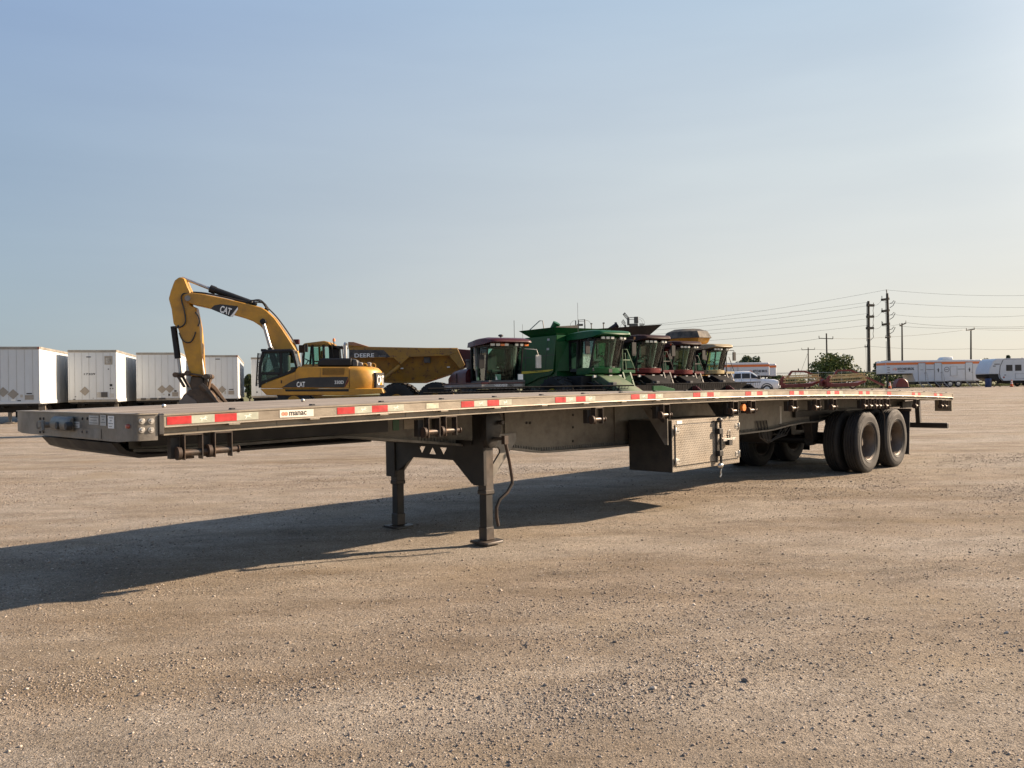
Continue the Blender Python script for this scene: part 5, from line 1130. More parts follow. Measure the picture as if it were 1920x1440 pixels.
    mb = MB(); mb.cyl((1.0, -1.0, 1.1), (2.3, -.95, .8), .05, n=8); mb.cyl((1.0, .95, 1.1), (2.3, .95, .8), .05, n=8); mb.build('lift_cylinder', GREYP, c)['kind'] = 'stuff'
    if span is None: return c
    y0, y1 = span
    mb = MB(); mb.prism([(2.45, .3), (2.5, 1.45), (2.65, 1.5), (2.72, .5), (3.6, .25), (3.6, .18), (2.5, .2)], y0, y1, 'y'); hd = mb.build('header_back', HDRK, c, bevel=.01); MB().box(2.40, 2.49, y0, y1, 1.2, 1.46).build('header_rail', hdr, c, bevel=.01)
    for y in (y0-.06, y1): mb = MB(); mb.prism([(2.4, .25), (2.45, 1.42), (2.9, 1.42), (4.1, .6), (4.4, .2), (2.6, .15)], y, y+.06, 'y'); mb.build('end_shield', hdr, c, bevel=.01)
    mb = MB(); mb.cyl((3.05, y0+.05, .62), (3.05, y1-.05, .62), .27, n=16); mb.build('header_auger', HDRK, c)
    mb = MB(); mb.cyl((3.55, y0+.1, 1.12), (3.55, y1-.1, 1.12), .06, n=10); rl = mb.build('reel_tube', HDRK, c)
    for k in range(6):
        a = 2*math.pi*k/6; x, z = 3.55+.48*math.cos(a), 1.12+.48*math.sin(a); MB().cyl((x, y0+.1, z), (x, y1-.1, z), .032, n=6).build('reel_bat', HDRK, rl)
    tn_ = MB()
    for k in range(6):
        a = 2*math.pi*k/6; x, z = 3.55+.48*math.cos(a), 1.12+.48*math.sin(a)
        for i in range(int((y1-y0-.2)/.17)): tn_.bar((x, y0+.15+i*.17, z), (x-.03, y0+.15+i*.17, z-.25), .012, .012)
    tn_.build('reel_tines', HDRK, rl)['kind'] = 'stuff'
    return c
CY = R(-55)
gcb = combine('combine_harvester', 'green combine harvester with a yellow stripe along its side and a flared grain tank', (3.86, 37.5, 0), CY, GREEN, BLK, GREEN, GREEN, 'flare', GREEN, 1.0, None, None)
t = Tr((3.86, 37.5, 0), CY)
mb = MB(); mb.prism([(-4.6, 2.28), (-1.25, 2.33), (-1.22, 2.30), (-1.6, 2.24), (-4.6, 2.14)], -1.534, -1.528, 'y'); stp = mb.build('yellow_stripe', YELS, gcb)
face_text(stp, '9750', (-2.95, -1.535, 2.25), (1, 0, 0), .17, BLKP, .55, .012); face_text(stp, 'STS', (-2.35, -1.535, 2.26), (1, 0, 0), .12, BLKP, .32, .008)
for x, z in ((-1.55, 3.72), (-1.6, 3.28)): MB().box(x-.09, x+.09, -1.535, -1.528, z-.05, z+.05).build('sticker', OFFW, gcb)
MB().box(.98, .992, -.10, .10, 2.13, 2.30).build('nose_badge', BLKP, gcb)
MB().prism([(1.15, .5), (2.5, .5), (2.5, 1.35), (1.7, 1.5), (1.15, 1.5)], 2.4, 2.5, 'x').build('feeder_side_sheet', GREEN, gcb, bevel=.01)
for x, y in ((-3.9, -1.3), (-.4, -.7)): MB().tube([(x, y, 3.7), (x, y, 5.35 if x > -1 else 4.6)], .01, 4).build('whip_aerial', GREYP, gcb)
RROOF = pm('dark_red_roof', (.030, .006, .007), .6, 0, .2, 1.5, dirt=(.04, .025, .02), damt=.3, spec=.2)
for root, lab, tank, sc, sp in (((6.55, 42.0, 0), 'red combine harvester with a black grain tank, directly right of the green combine', 'black', 1.0, (-2.9, 1.0)),
                            ((9.2, 46.4, 0), 'red combine harvester with a low tank, between another red and the yellow one', 'low', .96, (-2.6, 1.4))):
    z = ground_z(root[0], root[1]); c = combine('combine_harvester', lab, (root[0], root[1], z), CY, REDC, BLK, RROOF, REDC, tank, pm('header_red', (.16, .02, .022), .45, 0, .14, 1.5, damt=.3) if 'header_red' not in MATS else MATS['header_red'], sc, None, sp)
    for y in (-.95, .95): MB().box(.7, .85, y-.1, y+.1, 3.72, 3.92).build('amber_light', AMB, c, bevel=.02)
z = ground_z(11.9, 50); yc_ = combine('combine_harvester', 'yellow combine harvester with a tarped dome tank, at the right end of the row', (11.95, 50.0, z), CY, CATY, BLK, pm('pale_roof', (.30, .23, .11), .5, 0, .1, 1, damt=.3), pm('pale_sill', (.34, .27, .13), .5, 0, .12, 1, damt=.3), 'dome', BLK, .94, None, (-4.2, .6))

# ------------------------------------------------------------------ van trailers on the left
VANW = pm('van_white', (.58, .61, .625), .42, .05, .05, .8, dirt=(.42, .38, .31), damt=.2, dscale=.9, streak=True)
VANR = pm('van_rail', (.34, .32, .28), .5, .4, .12, 2, dirt=(.2, .15, .1), damt=.4)
PLAC = pm('placard_grey', (.30, .275, .235), .6, .1, .1, 3, damt=.3)
VYAW = math.atan2(.287, .958)
def text_on(par, body, o, xd, size, mat, wid=None, bold=.01, up=(0, 0, 1)):
    mb = MB(); mb.text(body, size, (0, 0, 0), (1, 0, 0), (0, 1, 0), .004, bold); w = max(v[0] for v in mb.v); k = (wid/w) if wid else 1
    o, xd, up = V(o), V(xd).normalized(), V(up); nz_ = xd.cross(up); mb.v = [tuple(o+xd*x*k+up*y+nz_*(.002+abs(z))) for x, y, z in mb.v]
    return mb.build('lettering', mat, par)
def van(right, D, label, corner_red, plac, extras):
    cx = V((right, D, 0)); root = cx+V((-1.295*math.cos(VYAW), -1.295*math.sin(VYAW), 0)); root.z = 0
    v = thing('van_trailer', label, 'van trailer', root, VYAW, 'white van trailers in a row'); h0, h1, L = 1.10, 4.12, 16.1
    MB().box(-1.28, 1.28, .012, L, h0+.02, h1-.02).build('box_body', VANW, v, bevel=.03)
    for x in (-1.295, 1.215): MB().box(x, x+.08, -.004, .16, h0, h1).build('corner_post', VANW, v, bevel=.025)
    MB().box(-1.3, 1.3, -.012, .10, h1-.13, h1+.012).build('front_top_rail', VANR, v, bevel=.01)
    MB().box(-1.3, 1.3, -.012, .10, h0-.02, h0+.12).build('front_bottom_rail', VANW if corner_red else VANR, v, bevel=.01)
    for x in (-1.312, 1.262): MB().box(x, x+.05, .16, L, h1-.11, h1+.01).build('side_top_rail', VANR, v); MB().box(x, x+.05, .16, L, h0-.03, h0+.16).build('side_bottom_rail', VANW, v)
    sm_ = MB()
    for k in range(13):
        for x in (-1.288, 1.276): sm_.box(x, x+.012, .9+k*1.22, .93+k*1.22, h0+.16, h1-.11)
    for x in np.linspace(-.95, .95, 6): sm_.box(x-.012, x+.012, .004, .02, h0+.14, h1-.14)
    sm_.build('panel_seam', pm('van_seam', (.45, .47, .48), .5, .1, .1, 2, damt=.3) if 'van_seam' not in MATS else MATS['van_seam'], v)['kind'] = 'stuff'
    if corner_red: 
        for x in (-1.29, 1.19): MB().box(x, x+.10, -.022, -.010, h1-.10, h1-.03).build('corner_light', REDL, v)
    for px, pz in plac:
        mb = MB(); s_ = .27; mb.add([(px, -.004, pz-s_), (px+s_, -.004, pz), (px, -.004, pz+s_), (px-s_, -.004, pz), (px, .008, pz-s_), (px+s_, .008, pz), (px, .008, pz+s_), (px-s_, .008, pz)], [(0,1,2,3),(7,6,5,4),(0,4,5,1),(1,5,6,2),(2,6,7,3),(3,7,4,0)]); mb.build('placard_holder', PLAC, v)
    for kind, x, z, w, h in extras:
        m = {'w': WHT, 'k': BLKP, 'g': OFFW, 'd': DGREY, 'b': PLAC}[kind]; MB().box(x-w/2, x+w/2, -.03 if kind == 'd' else -.006, .005, z-h/2, z+h/2).build('connector_box' if kind == 'd' else 'sticker', m, v)
    # underneath
    mb = MB(); mb.box(-1.2, 1.2, .05, 1.9, h0-.12, h0-.025); mb.build('coupler_plate', BLK, v)
    for x in (-.55, .55): mb = MB(); mb.box(x-.06, x+.06, .2, L-.3, h0-.24, h0-.03); mb.build('frame_rail', BLK, v)
    for x in (-.85, .85):
        mb = MB(); mb.box(x-.08, x+.08, 2.6, 2.76, .3, h0-.03); mb.box(x-.06, x+.06, 2.62, 2.74, .05, .3); mb.box(x-.16, x+.16, 2.5, 2.86, 0, .05); mb.build('landing_leg', VANR, v)
        MB().bar((x, 2.75, .5), (x*.7, 3.9, h0-.1), .06, .06).build('leg_brace', BLK, v)
    for yy in (11.6, 12.85):
        for x in (-1.02, 1.02):
            ob = bpy.data.objects.new('wheel', None); COL.objects.link(ob); ob.parent = v; ob.location = (x, yy, .51)
            MB().lathe([(.29, -.27), (.40, -.29), (.50, -.24), (.51, -.02), (.47, 0), (.51, .02), (.50, .24), (.40, .29), (.29, .27)], (0, 0, 0), (1, 0, 0), 24, caps=False).build('tyre', BLKP, ob)
            MB().lathe([(.29, -.27), (.26, -.12), (.1, -.1), (.1, .1), (.26, .12), (.29, .27)], (0, 0, 0), (1, 0, 0), 20).build('rim', WHP, ob)
        MB().cyl((-1, yy, .51), (1, yy, .51), .07, n=8).build('axle', BLK, v)
    # spare wheel and a box; the long black block is added to darken underneath
    ob = MB().lathe([(.29, -.13), (.40, -.14), (.5, -.12), (.51, 0), (.5, .12), (.40, .14), (.29, .13)], (.35, 4.6, .62), (0, 1, 0), 24, caps=False).build('spare_tyre', BLKP, v); MB().lathe([(.29, -.1), (.26, .0), (.09, .02)], (.35, 4.6, .62), (0, 1, 0), 20).build('spare_rim', WHP, v)
    MB().box(-1.15, 1.15, 4.9, 9.5, .25, .98).build('shade_block', BLK, v); MB().box(-1.0, 1.0, .9, 2.2, .62, .98).build('bolster_box', BLK, v)
    MB().box(-1.1, 1.1, L-.05, L-.02, h0, h1-.1).build('rear_door', VANW, v)
    return v
pl3 = lambda x0: [(x0, 1.72), (x0+.42, 1.55), (x0+.84, 1.72)]
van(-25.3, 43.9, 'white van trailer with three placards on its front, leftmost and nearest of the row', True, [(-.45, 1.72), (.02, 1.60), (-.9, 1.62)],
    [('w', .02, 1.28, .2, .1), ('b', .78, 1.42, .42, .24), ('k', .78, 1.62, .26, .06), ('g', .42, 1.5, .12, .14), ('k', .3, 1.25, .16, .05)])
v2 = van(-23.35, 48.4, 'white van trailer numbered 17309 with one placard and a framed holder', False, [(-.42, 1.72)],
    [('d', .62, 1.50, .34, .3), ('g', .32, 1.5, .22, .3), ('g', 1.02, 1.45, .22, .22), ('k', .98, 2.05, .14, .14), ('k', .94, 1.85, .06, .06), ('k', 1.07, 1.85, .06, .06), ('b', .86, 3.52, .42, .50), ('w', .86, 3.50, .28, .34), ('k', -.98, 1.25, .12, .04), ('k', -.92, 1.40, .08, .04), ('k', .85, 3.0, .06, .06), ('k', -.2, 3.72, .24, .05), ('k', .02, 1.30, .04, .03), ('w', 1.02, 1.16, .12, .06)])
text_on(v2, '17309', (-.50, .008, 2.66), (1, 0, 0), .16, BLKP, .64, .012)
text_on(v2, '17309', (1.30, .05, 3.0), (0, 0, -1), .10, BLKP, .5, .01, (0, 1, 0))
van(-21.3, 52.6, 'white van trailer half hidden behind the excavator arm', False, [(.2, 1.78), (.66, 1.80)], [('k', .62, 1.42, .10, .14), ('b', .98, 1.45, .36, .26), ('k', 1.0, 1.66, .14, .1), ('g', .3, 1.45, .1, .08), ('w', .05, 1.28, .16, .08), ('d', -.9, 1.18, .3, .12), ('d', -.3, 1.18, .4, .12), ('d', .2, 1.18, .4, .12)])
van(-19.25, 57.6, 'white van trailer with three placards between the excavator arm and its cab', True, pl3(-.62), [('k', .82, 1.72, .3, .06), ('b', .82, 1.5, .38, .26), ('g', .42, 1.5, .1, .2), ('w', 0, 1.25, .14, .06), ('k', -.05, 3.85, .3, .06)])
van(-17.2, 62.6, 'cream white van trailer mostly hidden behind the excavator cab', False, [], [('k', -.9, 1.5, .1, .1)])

# ------------------------------------------------------------------ gooseneck trailers, pickup, camper at the far side of the yard
ORAN = pm('orange_stripe', (.72, .17, .03), .4, 0, .06, 1, damt=.1)
TRW = pm('trailer_white', (.60, .63, .66), .4, 0, .04, .6, dirt=(.45, .43, .38), damt=.15, coat=.2)
ALT = pm('trim_grey', (.38, .38, .37), .45, .4, .08, 2, damt=.2)
FY = 92.0
def wheel_small(par, x, y, z, r=.37, ax=(0, 1, 0)):
    ob = bpy.data.objects.new('wheel', None); COL.objects.link(ob); ob.parent = par; ob.location = (x, y, z)
    MB().lathe([(r*.55, -.10), (r*.8, -.11), (r*.97, -.09), (r, 0), (r*.97, .09), (r*.8, .11), (r*.55, .10)], (0, 0, 0), ax, 22, caps=False).build('tyre', BLKP, ob)
    MB().lathe([(r*.57, -.09), (r*.45, -.10), (r*.2, -.12), (r*.2, .05), (r*.57, .08)], (0, 0, 0), ax, 18).build('rim', LENS, ob)
def gooseneck(label, px_nose, px_tail, D, yaw, full=True, group='white gooseneck trailers with an orange stripe'):
    """x runs from the nose (0) to the tail; the -y side looks at the camera when yaw is 0"""
    a = at(px_nose, 715, D); L = abs(px_tail-px_nose)/FPX*D; z0 = ground_z(a.x, D)
    g = thing('restroom_trailer' if full else 'gooseneck_trailer', label, 'trailer', (a.x, D, z0), yaw, group); fl = yaw == 0
    ys = -1 if fl else 1; f = lambda y0, y1: (min(ys*y0, ys*y1), max(ys*y0, ys*y1)); y0, y1 = (0, 2.55) if fl else (-2.55, 0); yf = 0
    prof = [(0, 1.62), (0, 2.98), (.12, 3.08), (L-.12, 3.08), (L, 2.98), (L, .66), (3.25, .66), (2.95, 1.60)]
    MB().prism(prof, y0, y1, 'y').build('box_body', TRW, g, bevel=.04)
    e_ = .012*(-1 if fl else 1)
    band = lambda za, zb, x0, x1, m, n, d=e_, par=g: MB().box(x0, x1, *sorted((0, d)), za, zb).build(n, m, par)
    band(2.60, 2.86, 0, L, ORAN, 'orange_stripe')
    MB().box(-.012, 0, y0+.1, y1-.1, 2.6, 2.86).build('orange_stripe', ORAN, g)
    band(.66, .74, 3.2, L, ALT, 'bottom_trim', e_*1.5); band(1.60, 1.66, 0, 3.0, ALT, 'bottom_trim', e_*1.5)
    MB().box(.1, 3.4, y0+.2, y1-.2, 1.5, 1.61).build('nose_floor', BLK, g)
    for yy in (y0+.5, y1-.5): mb = MB(); mb.box(.25, .37, yy-.06, yy+.06, .1, 1.55); mb.box(.15, .47, yy-.15, yy+.15, 0, .1); mb.build('jack_leg', BLK, g)
    MB().box(3.3, L-.2, y0+.25, y1-.25, .38, .66).build('chassis', BLK, g)
    xw = L*.625
    for k in (0, .92):
        for yy in (y0+.06, y1-.06): wheel_small(g, xw+.9-.46+k, yy-(0.02 if yy < 0 else -.02), .38, .39)
    return g, L, e_
rt, L, e_ = gooseneck('white restroom trailer with three doors, steps and an orange stripe, beside the camper', 1662, 1841.5, FY, 0.0)
k_ = L/179.5; X_ = lambda px: (px-1662)*k_
for a, b in ((1722, 1735.5), (1752.5, 1766), (1810.5, 1824)):
    x0, x1 = X_(a), X_(b)
    MB().box(x0, x1, -.022, -.008, .80, 2.74).build('door', TRW, rt)
    d = MB()
    for p in ([(x0, -.03, .8), (x0, -.03, 2.68), (x0+.1, -.03, 2.78), (x1-.1, -.03, 2.78), (x1, -.03, 2.68), (x1, -.03, .8)],): d.tube(p, .028, 5)
    d.build('door_frame', ALT, rt); MB().box(x1-.12, x1-.06, -.05, -.02, 1.6, 1.68).build('door_handle', BLKP, rt)
    MB().box(x0+.25, x0+.55, -.026, -.022, 1.98, 2.02).build('sign_text', DGREY, rt)
    MB().tube([(x0+.62, -.9, .45), (x0+.62, -.9, 1.1), (x1+.05, -.1, 1.75), (x1+.12, -.03, 1.75)], .022, 5).build('stair_rail', ALT, rt) if a < 1800 else None
    for k in range(3): MB().box(x0-.02, x1+.1, -.30-.28*k, -.05-.28*k, .60-.2*k, .635-.2*k).build('stair_step', ALT, rt)
    for x in (x0-.02, x1+.1): MB().bar((x, -.05, .68), (x+.15, -.95, .02), .05, .10).build('stair_stringer', ALT, rt)
for px in (1759.5, 1818): 
    x = X_(px); mb = MB(); mb.cyl((x, -.03, 2.13), (x, -.024, 2.13), .05, n=10); mb.prism([(x-.08, 2.06), (x+.08, 2.06), (x+.06, 1.86), (x+.03, 1.70), (x-.03, 1.70), (x-.06, 1.86)], -.03, -.024, 'y'); mb.build('pictogram', BLKP, rt)
x = X_(1775.5); MB().lathe([(.24, -.004), (.27, -.008), (.29, -.004)], (x, -.012, 2.0), (0, -1, 0), 20, caps=False).build('round_emblem', DGREY, rt); MB().box(x-.18, x+.16, -.02, -.012, 1.96, 2.02).build('sign_text', DGREY, rt)
x0, x1 = X_(1782), X_(1794.5); MB().box(x0, x1, -.025, -.008, 1.28, 2.36).build('service_hatch', TRW, rt)
MB().tube([(x0, -.03, 1.28), (x0, -.03, 2.36), (x1, -.03, 2.36), (x1, -.03, 1.28), (x0, -.03, 1.28)], .022, 5).build('hatch_frame', ALT, rt)
for a, b in ((1737, 1751), (1796, 1809.5)): MB().box(X_(a), X_(b), -.016, -.011, 2.0, 2.05).build('sign_text', DGREY, rt)
mb = MB(); mb.prism([(X_(1772), 3.08), (X_(1773.5), 3.25), (X_(1777), 3.42), (X_(1793), 3.44), (X_(1794.5), 3.08)], .7, 1.7, 'y'); mb.build('roof_air_conditioner', TRW, rt, bevel=.04)
text_on(rt, 'rb', (X_(1674), -.012, 1.99), (1, 0, 0), .45, ORAN, .48, .004); text_on(rt, 'RITCHIE BROS.', (X_(1683), -.012, 2.02), (1, 0, 0), .36, BLKP, (1714.5-1683)*k_, .032); text_on(rt, 'Auctioneers', (X_(1683.5), -.012, 1.85), (1, 0, 0), .13, BLKP, .78, .004)
for k in range(3): MB().box(.12, .42, -.016, -.011, 2.30-.28*k, 2.36-.28*k).build('sign_text', DGREY, rt)
for lab, pn, D in (('white gooseneck trailer with orange stripe behind the pickup truck', 1443, 90), ('white gooseneck trailer whose nose shows just behind another one', 1456, 96)):
    g2, L2, e2 = gooseneck(lab, pn, pn-185, D, math.pi, False)
    if pn == 1443:
        kk = D/FPX; text_on(g2, 'RITCHIE BROS.', ((1443-1412)*kk, .012, 2.0), (-1, 0, 0), .36, BLKP, 27.5*kk, .032); text_on(g2, 'rb', ((1443-1404.5)*kk, .012, 1.97), (-1, 0, 0), .45, ORAN, 6.5*kk, .004); text_on(g2, 'Auctioneers', ((1443-1412)*kk, .012, 1.84), (-1, 0, 0), .12, BLKP, .7, .003)
        for a in (1349, 1371): MB().tube([((1443-a)*kk, .03, 1.0), ((1443-a)*kk, .03, 2.72), ((1443-a-13)*kk, .03, 2.72), ((1443-a-13)*kk, .03, 1.0)], .028, 5).build('door_frame', ALT, g2)
# pickup truck
PD = 70.0; a = at(1461, 735, PD); pyaw = R(-9); pz = ground_z(a.x, PD)
pk = thing('pickup_truck', 'white crew cab pickup truck parked behind the trailer deck', 'pickup truck', (a.x-.15, PD, pz), pyaw)
CARW = pm('car_white', (.78, .79, .80), .3, 0, .03, .6, dirt=(.4, .37, .31), damt=.12, coat=.5)
def shell(prof_hw):   # rings across: list of (x, [(y, z)...]) 
    return MB().loft(prof_hw)
rings = []
for x, zb, zt, hw in ((0.0, .55, .95, .86), (-.06, .45, 1.14, .95), (-.35, .45, 1.24, 1.0), (-1.3, .5, 1.30, 1.0), (-1.55, .5, 1.30, 1.0), (-2.6, .5, 1.32, 1.0), (-3.95, .5, 1.34, 1.0), (-4.0, .5, 1.38, 1.0), (-6.0, .5, 1.42, .98), (-6.1, .6, 1.40, .96)):
    rings.append([(x, -hw*.94, zb), (x, -hw, zb+.15), (x, -hw, zt-.22), (x, -hw*.95, zt-.08), (x, -hw*.86, zt), (x, hw*.86, zt), (x, hw*.95, zt-.08), (x, hw, zt-.22), (x, hw, zb+.15), (x, hw*.94, zb)])
MB().loft(rings).build('body', CARW, pk, ang=40)
rings = [[(x+.0, -hw, z), (x2, -hw, z), (x2, hw, z), (x+.0, hw, z)] for x, x2, z, hw in ((-3.95, -1.35, 1.30, .93), (-3.85, -2.05, 1.78, .82), (-3.6, -2.3, 1.93, .74), (-3.5, -2.45, 1.96, .66))]
MB().loft(rings).build('cabin', CARW, pk, bevel=.03)
for s_ in (-1, 1):
    for p in ([(-2.28, 1.36), (-1.62, 1.36), (-2.18, 1.74), (-2.28, 1.77)], [(-3.02, 1.36), (-2.36, 1.36), (-2.36, 1.78), (-3.02, 1.79)], [(-3.72, 1.36), (-3.10, 1.36), (-3.10, 1.79), (-3.62, 1.77)]):
        mb = MB(); n = len(p); yy = lambda z: s_*(.93-.11*(z-1.3)/.48+.004); mb.add([(x, yy(z), z) for x, z in p]+[(x, yy(z)+s_*.008, z) for x, z in p], [list(range(n)), list(range(n, 2*n))]+[(i, (i+1) % n, n+(i+1) % n, n+i) for i in range(n)]); mb.build('side_window', BLKP, pk)
    for x in (-2.32, -3.06): MB().box(x-.008, x+.008, s_*1.0-.004, s_*1.0+.004, .66, 1.3).build('door_seam', BLKP, pk)
    mb = MB(); mb.box(-1.78, -1.55, s_*1.02, s_*1.26, 1.30, 1.58) if s_ > 0 else mb.box(-1.78, -1.55, s_*1.26, s_*1.02, 1.30, 1.58); mb.build('wing_mirror', BLKP, pk, bevel=.03)
    for x in (-1.0, -4.9):
        wheel_small(pk, x, s_*.90, .41, .42); MB().lathe([(.50, -.03), (.50, .012), (.42, .012)], (x, s_*1.0, .43), (0, s_, 0), 20, caps=False).build('wheel_arch', BLKP, pk)
    MB().box(-.14, .0, min(s_*.6, s_*.93), max(s_*.6, s_*.93), .86, 1.08).build('headlight', LENS, pk, bevel=.03)
mb = MB(); mb.add([(-1.38, -.86, 1.34), (-1.38, .86, 1.34), (-2.06, .76, 1.78), (-2.06, -.76, 1.78), (-1.36, -.86, 1.35), (-1.36, .86, 1.35), (-2.04, .76, 1.79), (-2.04, -.76, 1.79)], [(0,1,2,3),(4,5,6,7),(0,1,5,4),(1,2,6,5),(2,3,7,6),(3,0,4,7)]); mb.build('windscreen', GLD, pk)
MB().box(-.1, .02, -.5, .5, .78, 1.10).build('grille', DGREY, pk, bevel=.02); MB().box(-.05, .12, -.95, .95, .48, .74).build('bumper', LENS, pk, bevel=.05)
text_on(pk, 'RITCHIE BROS.', (-2.95, -1.002, .98), (1, 0, 0), .13, BLKP, 1.0, .01)
MB().box(-5.9, -4.15, -.8, .8, 1.38, 1.95).build('bed_tank', pm('tarp_grey', (.10, .095, .09), .7, 0, .2, 2, damt=.3), pk, bevel=.06)
# hay mowers
CRM = pm('reel_cream', (.62, .47, .22), .55, 0, .12, 3, dirt=(.2, .12, .07), damt=.4)
MARD = pm('mower_maroon', (.17, .02, .018), .45, 0, .15, 2, dirt=(.14, .08, .05), damt=.3)
def hay_mower(px, D, label):
    a = at(px, 730, D); h = thing('hay_mower', label, 'hay mower', (a.x, D, ground_z(a.x, D)), R(4), 'maroon hay mowers')
    MB().prism([(-2.1, .35), (-1.9, .25), (1.1, .32), (2.1, .75), (2.05, .95), (1.3, .70), (-1.9, .62), (-2.15, .9)], -.9, .4, 'y').build('cutter_bed', MARD, h, bevel=.03)
    MB().prism([(-2.15, .4), (-1.7, .4), (-1.6, 1.3), (-1.9, 1.5), (-2.2, 1.2)], -1.0, -.9, 'y').build('side_shield', MARD, h, bevel=.02)
    for k, (z, y) in enumerate(((.95, -1.0), (1.28, -1.1), (1.60, -.8), (1.40, -.4))):
        MB().bar((-1.9, y, z-.12), (2.1, y, z+.02), .07, .12).build('reel_bat', CRM, h)
    mb = MB()
    for i in range(22):
        x = -1.8+i*.18; mb.bar((x, -1.05, 1.27), (x-.03, -1.1, .85), .02, .03); mb.bar((x, -.8, 1.56), (x+.04, -.95, 1.2), .02, .03)
    mb.build('reel_tines', CRM, h)['kind'] = 'stuff'
    for x in (-1.75, 1.95): 
        mb = MB()
        for k in range(4): an = k*math.pi/2+.5; mb.bar((x, -.75, 1.2), (x+.42*math.cos(an), -.8, 1.2+.42*math.sin(an)), .05, .06, (0, 1, 0))
        mb.build('reel_spider', CRM, h)
    mb = MB(); pts = [(-1.0, 1.25), (-.45, 2.0), (1.0, 1.98), (1.35, 1.85), (4.35, .45), (4.6, .35)]
    for (x0, z0), (x1, z1) in zip(pts, pts[1:]): mb.bar((x0, .2, z0), (x1, .2, z1), .18, .26, (0, 1, 0))
    mb.build('tongue', MARD, h)
    mb = MB(); mb.tube([(4.45, .2, .45), (4.45, .2, .0)], .05, 6); mb.tube([(4.2, .2, .7), (4.25, .2, 1.1), (4.5, .2, 1.1), (4.45, .2, .7)], .03, 5); mb.build('hitch_jack', BLK, h)
    MB().bar((.3, .2, 2.05), (.3, .2, 2.3), .08, .08).build('top_bracket', BLK, h)
    for x in (-1.75, 1.1): wheel_small(h, x+.3, .65, .38, .38)
    MB().prism([(-2.4, .9), (-2.0, 1.15), (-1.85, .55), (-2.3, .3)], -.2, .5, 'y').build('gear_housing', MARD, h, bevel=.05)
    return h
hay_mower(1494, 87.5, 'maroon hay mower with cream reel, the one nearer the pickup truck'); hay_mower(1580, 86.0, 'maroon hay mower with cream reel, below the round bushy tree')
# camper
a = at(1853.5, 720, 86); cz = ground_z(a.x, 86); cp = thing('camper_trailer', 'white camper trailer with two dark windows beside the restroom trailer', 'camper', (a.x, 86, cz), R(2))
cprof = [(.0, 1.35), (.12, 1.9), (.55, 2.75), (.95, 2.98), (7.8, 3.0), (7.9, 2.9), (7.9, .62), (1.55, .62), (1.2, .9), (1.1, 1.35)]
MB().prism(cprof, 0, 2.4, 'y').build('box_body', TRW, cp, bevel=.05)
MB().prism([(1.55, .64), (1.25, .9), (1.15, 1.4), (1.25, 2.2), (1.6, 2.86), (1.66, 2.86), (1.32, 2.2), (1.22, 1.4), (1.32, .93), (1.6, .68)], -.012, -.002, 'y').build('body_trim', DGREY, cp)
MB().prism([(.02, 1.34), (1.1, 1.34), (1.2, .9), (1.5, .64), (.9, .6), (.1, .95)], .08, 2.32, 'y').build('front_skirt', BLK, cp, bevel=.04)
MB().prism([(1.7, 2.90), (7.7, 2.90), (7.7, 2.95), (1.7, 2.95)], -.014, -.002, 'y').build('roof_trim', MAROON, cp)
for x0 in (1.92, 2.88): 
    MB().box(x0, x0+.68, -.02, -.004, 1.66, 2.30).build('side_window', BLKP, cp, bevel=.01)
MB().box(2.9, 3.9, -.016, -.003, .85, 1.38).build('storage_door', TRW, cp); MB().tube([(2.9, -.02, .85), (2.9, -.02, 1.38), (3.9, -.02, 1.38), (3.9, -.02, .85), (2.9, -.02, .85)], .015, 4).build('door_trim', ALT, cp)
for x, z, w in ((.65, 2.35, .6), (.5, 2.15, .3), (1.7, 1.2, .2)): MB().box(x, x+w, -.012, -.003, z, z+.08).build('sign_text', DGREY, cp)
MB().lathe([(.001, .006), (.09, .006), (.1, 0)], (1.66, -.003, 1.0), (0, -1, 0), 14).build('round_emblem', REDL, cp)
for x in (1.1, 5.6):
    for s_ in (-1, 1): MB().bar((x-s_*.35, .3, .02), (x+s_*.3, .3, .62), .06, .06).build('stabiliser_leg', BLK, cp)
for x in (4.6, 5.5): wheel_small(cp, x, .06, .36, .36); wheel_small(cp, x, 2.3, .36, .36)
MB().box(2.2, 7.6, .3, 2.1, .35, .62).build('chassis', BLK, cp)
MB().bar((.1, 1.2, .5), (-.9, 1.2, .5), .12, .12).build('tow_bar', BLK, cp)
# barrel, cones, round maroon cover
a = at(1853, 724, 85.5); bl = thing('barrel', 'blue barrel on end beside the camper hitch', 'barrel', (a.x, 85.5, ground_z(a.x, 85.5)))
MB().lathe([(.29, 0), (.30, .02), (.30, .28), (.315, .30), (.30, .32), (.30, .58), (.315, .60), (.30, .62), (.30, .88), (.29, .9)], (0, 0, 0), (0, 0, 1), 20).build('drum_body', pm('barrel_blue', (.015, .035, .12), .45, 0, .1, 3, damt=.15), bl)
def cone(px, D, label):
    a = at(px, 726, D); c = thing('traffic_cone', label, 'traffic cone', (a.x, D, ground_z(a.x, D)), 0, 'orange traffic cones')
    MB().box(-.2, .2, -.2, .2, 0, .04).build('base', BLKP, c); MB().lathe([(.15, .04), (.035, .74), (.001, .76)], (0, 0, 0), (0, 0, 1), 16).build('cone_body', pm('cone_orange', (.75, .11, .02), .5, 0, .1, 3, damt=.15) if 'cone_orange' not in MATS else MATS['cone_orange'], c)
    for z in (.34, .52): MB().lathe([(.156-.157*z+.003, z), (.156-.157*(z+.1)+.003, z+.1)], (0, 0, 0), (0, 0, 1), 16, caps=False).build('white_band', WHP, c)
cone(1668.5, 84, 'orange traffic cone standing before the nose of the restroom trailer'); cone(1897, 83.5, 'orange traffic cone standing in front of the camper')
